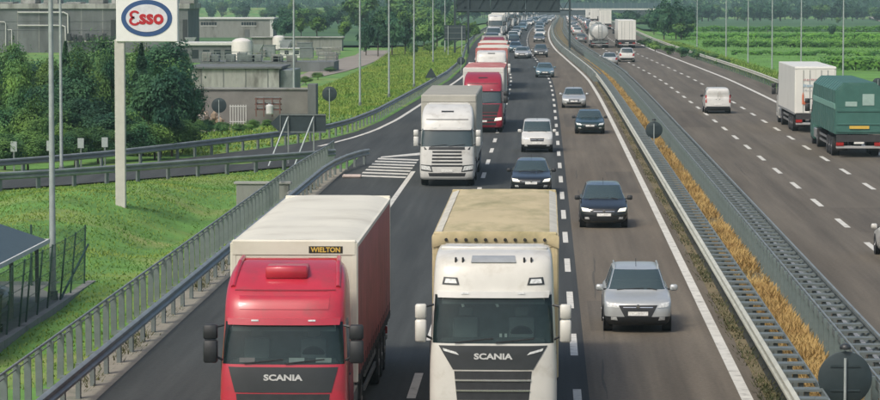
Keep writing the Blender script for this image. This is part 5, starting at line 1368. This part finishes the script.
# middle distance, left
GM = 'trees beyond the works'
for px, yb, hp, wp in ((301, 38, 22, 15), (317, 38, 23, 20), (344, 41, 22, 15), (404, 36, 28, 16)): treepix('fbright', px, yb, hp, wp, 'fresh bright green tree beyond the works', GM)
for px, yb, hp, wp in ((366, 55, 40, 22), (378, 56, 45, 24), (392, 55, 43, 26), (405, 54, 40, 22), (284, 40, 30, 26), (272, 34, 20, 22)): treepix('fdark%d' % rv.randrange(2), px, yb, hp, wp, 'dense dark tree clump beyond the works', GM)
for px, yb, hp, wp in ((424, 50, 32, 26), (437, 46, 34, 26), (452, 44, 28, 24), (466, 42, 24, 20), (420, 34, 30, 30), (474, 40, 20, 14), (412, 56, 16, 14), (430, 54, 14, 14), (447, 50, 16, 14)): treepix('fmid%d' % rv.randrange(2), px, yb, hp, wp, 'leafy tree on the verge before the gantry', 'verge trees before the gantry')
for k in range(34):
    px = 180 + k*8 + rv.uniform(-3, 3); treepix(rv.choice(['fdark0', 'fdark1', 'fmid0']), px, 19 + rv.uniform(-3, 2), rv.uniform(13, 21), rv.uniform(13, 22), 'hedgerow tree far behind the works', 'hedgerow trees behind the works')
for k in range(16):
    px = 484 + k*4.5; P = RP(-22 - rv.uniform(0, 14), 620 + k*58); P.z = gz(P.x, P.y); tree(rv.choice(['fdark0', 'fmid0', 'fmid1']), P, rv.uniform(6, 10), rv.uniform(6, 9), 'distant roadside tree by the oncoming queue', 'distant roadside trees')
# right side
GR = 'trees before the bridge'
for px, yb, hp, wp in ((664, 38, 42, 26), (676, 37, 40, 26), (688, 35, 34, 22), (654, 33, 28, 18)): treepix('fdark%d' % rv.randrange(2), px, yb, hp, wp, 'tall dark tree beside the crop field', GR)
for k in range(20):
    P = RP(25 + rv.uniform(0, 10), 560 + k*52); P.z = gz(P.x, P.y); tree(rv.choice(['fdark0', 'fmid0', 'fmid1']), P, rv.uniform(2.5, 4.5), rv.uniform(5, 8), 'distant roadside tree by the lorries driving away', 'distant trees on the far roadside')
treepix('fdark0', 832, 33, 13, 11, 'small round tree standing alone on the far field', GR)
treepix('fmid0', 838, 22, 8, 8, 'tiny round tree on the embankment', GR)
for px, yb, hp in ((655, 52, 12), (668, 55, 12), (682, 58, 14), (697, 60, 13), (712, 62, 12), (722, 66, 10), (645, 47, 10)): treepix('fmid%d' % rv.randrange(2), px, yb, hp, 17, 'low bush behind the far crash barrier', 'bushes along the far barrier', 'bush')

# crop rows: long vine rows across the right-hand field
def vine_row(Y, x0, x1, h, label):
    o = empty('vine_row', (x0, Y, gz(x0, Y))); tag(o, label, 'vine row', 'vine rows in the crop field')
    n = int((x1-x0)*70); rng = np.random.default_rng(int(Y)); c = np.stack([rng.uniform(0, x1-x0, n), rng.uniform(-.55, .55, n), .35 + (h-.35)*rng.random(n)**.7], 1)
    c[:, 2] += .12*np.sin(c[:, 0]*1.7) + .1*np.sin(c[:, 0]*.6)
    nq = np.stack([rng.normal(0, .3, n), c[:, 1]*1.6 - .1, np.maximum(-.1, (c[:, 2] - h*.5)*2.2/h) + rng.normal(0, .2, n)], 1); nq /= np.linalg.norm(nq, axis=1, keepdims=True)
    np_mesh('foliage', rot_quads(c, rng.uniform(.12, .30, n), rng, nrm=nq), 4, LEAF_V, o)
    mb = MB(); x = 0.5
    while x < x1-x0: mb.box(x-.05, x+.05, -.05, .05, -.3, h*.9); x += 2.5
    q = mb.build('stakes', BARK, o); q['kind'] = 'stuff'
rows = [(352, 31, 70, 1.6), (356, 30.5, 71, 1.6), (430, 25, 84, .8), (486, 24, 92, 1.1), (490.5, 24, 93, 1.1), (572, 22, 106, .9), (650, 22, 118, 1.3)]
for i, (Y, a, b, hv) in enumerate(rows):
    vine_row(Y, a, b, hv, ['dark-sided vine row nearest the mown strip', 'second vine row from the mown strip', 'third vine row from the mown strip', 'fourth vine row from the mown strip', 'fifth vine row from the mown strip', 'sixth vine row from the mown strip', 'last vine row before the embankment'][i])
def scatter(name, mat, n, fn, h, w, seed, kind='grass'):
    """n upright blades; fn(rng,n)->x,y"""
    rng = np.random.default_rng(seed); x, y = fn(rng, n); z = np.array([gz(a, b) for a, b in zip(x, y)]); 
    m = len(x); hh = h*rng.uniform(.4, 1.25, m); a = rng.uniform(0, 2*PI, m); ww = w*rng.uniform(.6, 1.3, m); ln = hh*rng.uniform(.8, 1.6, m)
    ux, uy = np.cos(a), np.sin(a)                     # blade bends over towards (ux, uy), upper side facing up
    A = np.stack([x + ww*uy, y - ww*ux, z-.01], 1); B = np.stack([x - ww*uy, y + ww*ux, z-.01], 1); C = np.stack([x + ux*ln, y + uy*ln, z+hh], 1)
    tri = np.stack([A, C, B], 1); nn = np.cross(tri[:, 1]-tri[:, 0], tri[:, 2]-tri[:, 0]); flip = nn[:, 2] < 0; tri[flip] = tri[flip][:, ::-1]
    o = np_mesh(name, tri.reshape(-1, 3), 3, mat); tag(o, kind='stuff'); return o
def bank(rng, n):
    y = 72 + 95*rng.random(n)**.9; x = rng.uniform(-42, -11.2, n)
    keep = np.array([((X > -28*Y/110) and (Y < plerp([(q[0], q[0]) for q in RAMP_IN], 1) or Y < (166 + (X + 10)*1.45 if X > -24 else 146 + (X+24)*1.1)) and not (-19.5 < X < -13.7 and Y < 97.4)) for X, Y in zip(x, y)]); return x[keep], y[keep]
o = scatter('bank_grass', GRASS_T, 130000, bank, .075, .03, 1); tag(o, 'uneven green grass covering the bank under the pylon', 'grass')
def verge(rng, n):
    y = 172 + 300*rng.random(n)**1.3; off = rng.random(n)**.8*np.where(y > 225, 10, 26) + .8; xo = np.array([plerp([(a, b) for a, b in RAMP_OUT], Y) + bx(Y) for Y in y]); return xo - off, y
o = scatter('verge_grass', GRASS_Y, 70000, verge, .22, .06, 2); tag(o, 'tall yellow-green weeds on the verge beside the exit lane', 'grass')
def med(rng, n):
    y = 62 + 340*rng.random(n)**1.8; y = y[(np.sin(y*.55) + .8*np.sin(y*.23+1) + rng.normal(0, .7, n)) > -.75]; n = len(y); return np.array([5.80 + bx(Y) for Y in y]) + rng.uniform(0, 1.02, n), y
o = scatter('dry_median_grass', DRY_T, 75000, med, .32, .035, 3); tag(o, 'dry yellow grass growing between the two median barriers', 'grass')
def strip(rng, n):
    y = 62 + 300*rng.random(n)**1.7; k = rng.random(n); keep = (np.sin(y*.9) + np.sin(y*.37+1) + rng.normal(0, .8, n)) > -.4; return (np.array([4.80 + bx(Y) for Y in y]) + k*.36)[keep], y[keep]
o = scatter('median_weeds', WEED_T, 22000, strip, .16, .035, 4); tag(o, 'dull weeds between the edge line and the pale median barrier', 'grass')
def rverge(rng, n):
    y = 180 + 330*rng.random(n)**1.2; return np.array([20.9 + bx(Y) for Y in y]) + rng.random(n)*4.5, y
o = scatter('field_verge_grass', GRASS_T, 22000, rverge, .5, .10, 5); tag(o, 'rough green verge behind the far crash barrier', 'grass')
CROP = leaf_mat('bright_crop', (0.11, 0.27, 0.035), (0.20, 0.40, 0.05), 0.15, 0.0)
fs = MB(); fk = [(24, 255), (66, 255), (110, 352), (118, 668), (22, 668), (22, 430), (22.5, 350)]
fs.add([(x, y, gz(x, y) + .05 + (.03 if y < 500 else .08)) for x, y in fk], [tuple(range(len(fk)))]); structure(fs, 'crop_field', M('crop_ground', (0.10, 0.24, 0.035), .95, var=.3, scale=.2))
def mown(rng, n): return rng.uniform(25, 66, n), rng.uniform(255, 352, n)
o = scatter('mown_strip', CROP, 42000, mown, .30, .12, 6); tag(o, 'bright green low crop in front of the first vine row', 'crop')
def topv(rng, n): return rng.uniform(24, 105, n), rng.uniform(352, 640, n)
o = scatter('field_crop', CROP, 60000, topv, .35, .30, 8); tag(o, 'low green growth between the vine rows', 'crop')
def gut(rng, n):
    y = 62 + 95*rng.random(n)**1.3; keep = (np.sin(y*.8) + np.sin(y*.31+2) + rng.normal(0, .7, n)) > .5; return (np.full(n, -10.45) + rng.normal(0, .16, n))[keep], y[keep]
o = scatter('gutter_weeds', WEED_T, 9000, gut, .20, .03, 9); tag(o, 'scattered weeds along the dusty gutter under the crash barrier', 'grass')
ff = MB()
for xa, xb, ya, yb in ((24, 400, 672, 1600), (-420, -14, 470, 1600)):
    nxx, nyy = 24, 40
    ff.grid(nxx, nyy, lambda u, v: (xa + (xb-xa)*u + (bx(ya+(yb-ya)*v)), ya + (yb-ya)*v, gz(xa + (xb-xa)*u + bx(ya+(yb-ya)*v), ya + (yb-ya)*v) + .35))
structure(ff, 'far_fields', M('far_meadow', (.038, .105, .040), .95, var=.35, scale=.03, dirt=((.07, .16, .045), .012, .5, .1), stretch=(.3, 1, 1)))
for k in range(46):
    px = 690 + k*4.4 + rv.uniform(-2, 2); P = at(px, 10, 1180 + rv.uniform(-30, 380)); P.z = gz(P.x, P.y); tree(rv.choice(['fdark0', 'fdark1', 'fmid0']), P, rv.uniform(5, 8.5), rv.uniform(6, 11), 'dark hedgerow tree beyond the vine rows', 'hedgerow trees beyond the vine rows')
for k in range(40):
    px = 285 + k*4.2 + rv.uniform(-3, 3); treepix(rv.choice(['fdark0', 'fdark1', 'fmid0', 'fmid1']), px, 24 + rv.uniform(-4, 8), rv.uniform(16, 26), rv.uniform(14, 24), 'tree in the dense belt behind the bright green trees', 'dense tree belt behind the works')
# far woods
rng = np.random.default_rng(77); n = 30000; x = rng.uniform(-560, 430, n); y = rng.uniform(1720, 2500, n)
hgt = 9 + 5*np.sin(x*.045 + 1) + 3*np.sin(x*.13 + y*.02) + 2*np.sin(x*.31); z = np.array([gz(a, b) for a, b in zip(x, y)]) + hgt*np.sqrt(rng.random(n))
o = np_mesh('far_wood', rot_quads(np.stack([x, y, z], 1), rng.uniform(.9, 2.2, n), rng), 4, LEAF_D); tag(o, 'far-off belt of woodland behind the bridge', 'woodland', kind='stuff')

# ------------------------------------------------------------------ haze over the whole plain
hz_ = MB().box(-3200, 3200, -400, 9600, -30, 130)
o = hz_.build('haze', None); tag(o, kind='stuff')
hm_ = bpy.data.materials.new('haze'); hm_.use_nodes = True; n = hm_.node_tree.nodes; l = hm_.node_tree.links
n.remove(n['Principled BSDF']); v = n.new('ShaderNodeVolumePrincipled'); v.inputs['Color'].default_value = (.66, .92, .95, 1); v.inputs['Density'].default_value = 0.00023; v.inputs['Anisotropy'].default_value = 0.2
l.new(v.outputs[0], n['Material Output'].inputs['Volume']); o.data.materials.append(hm_)
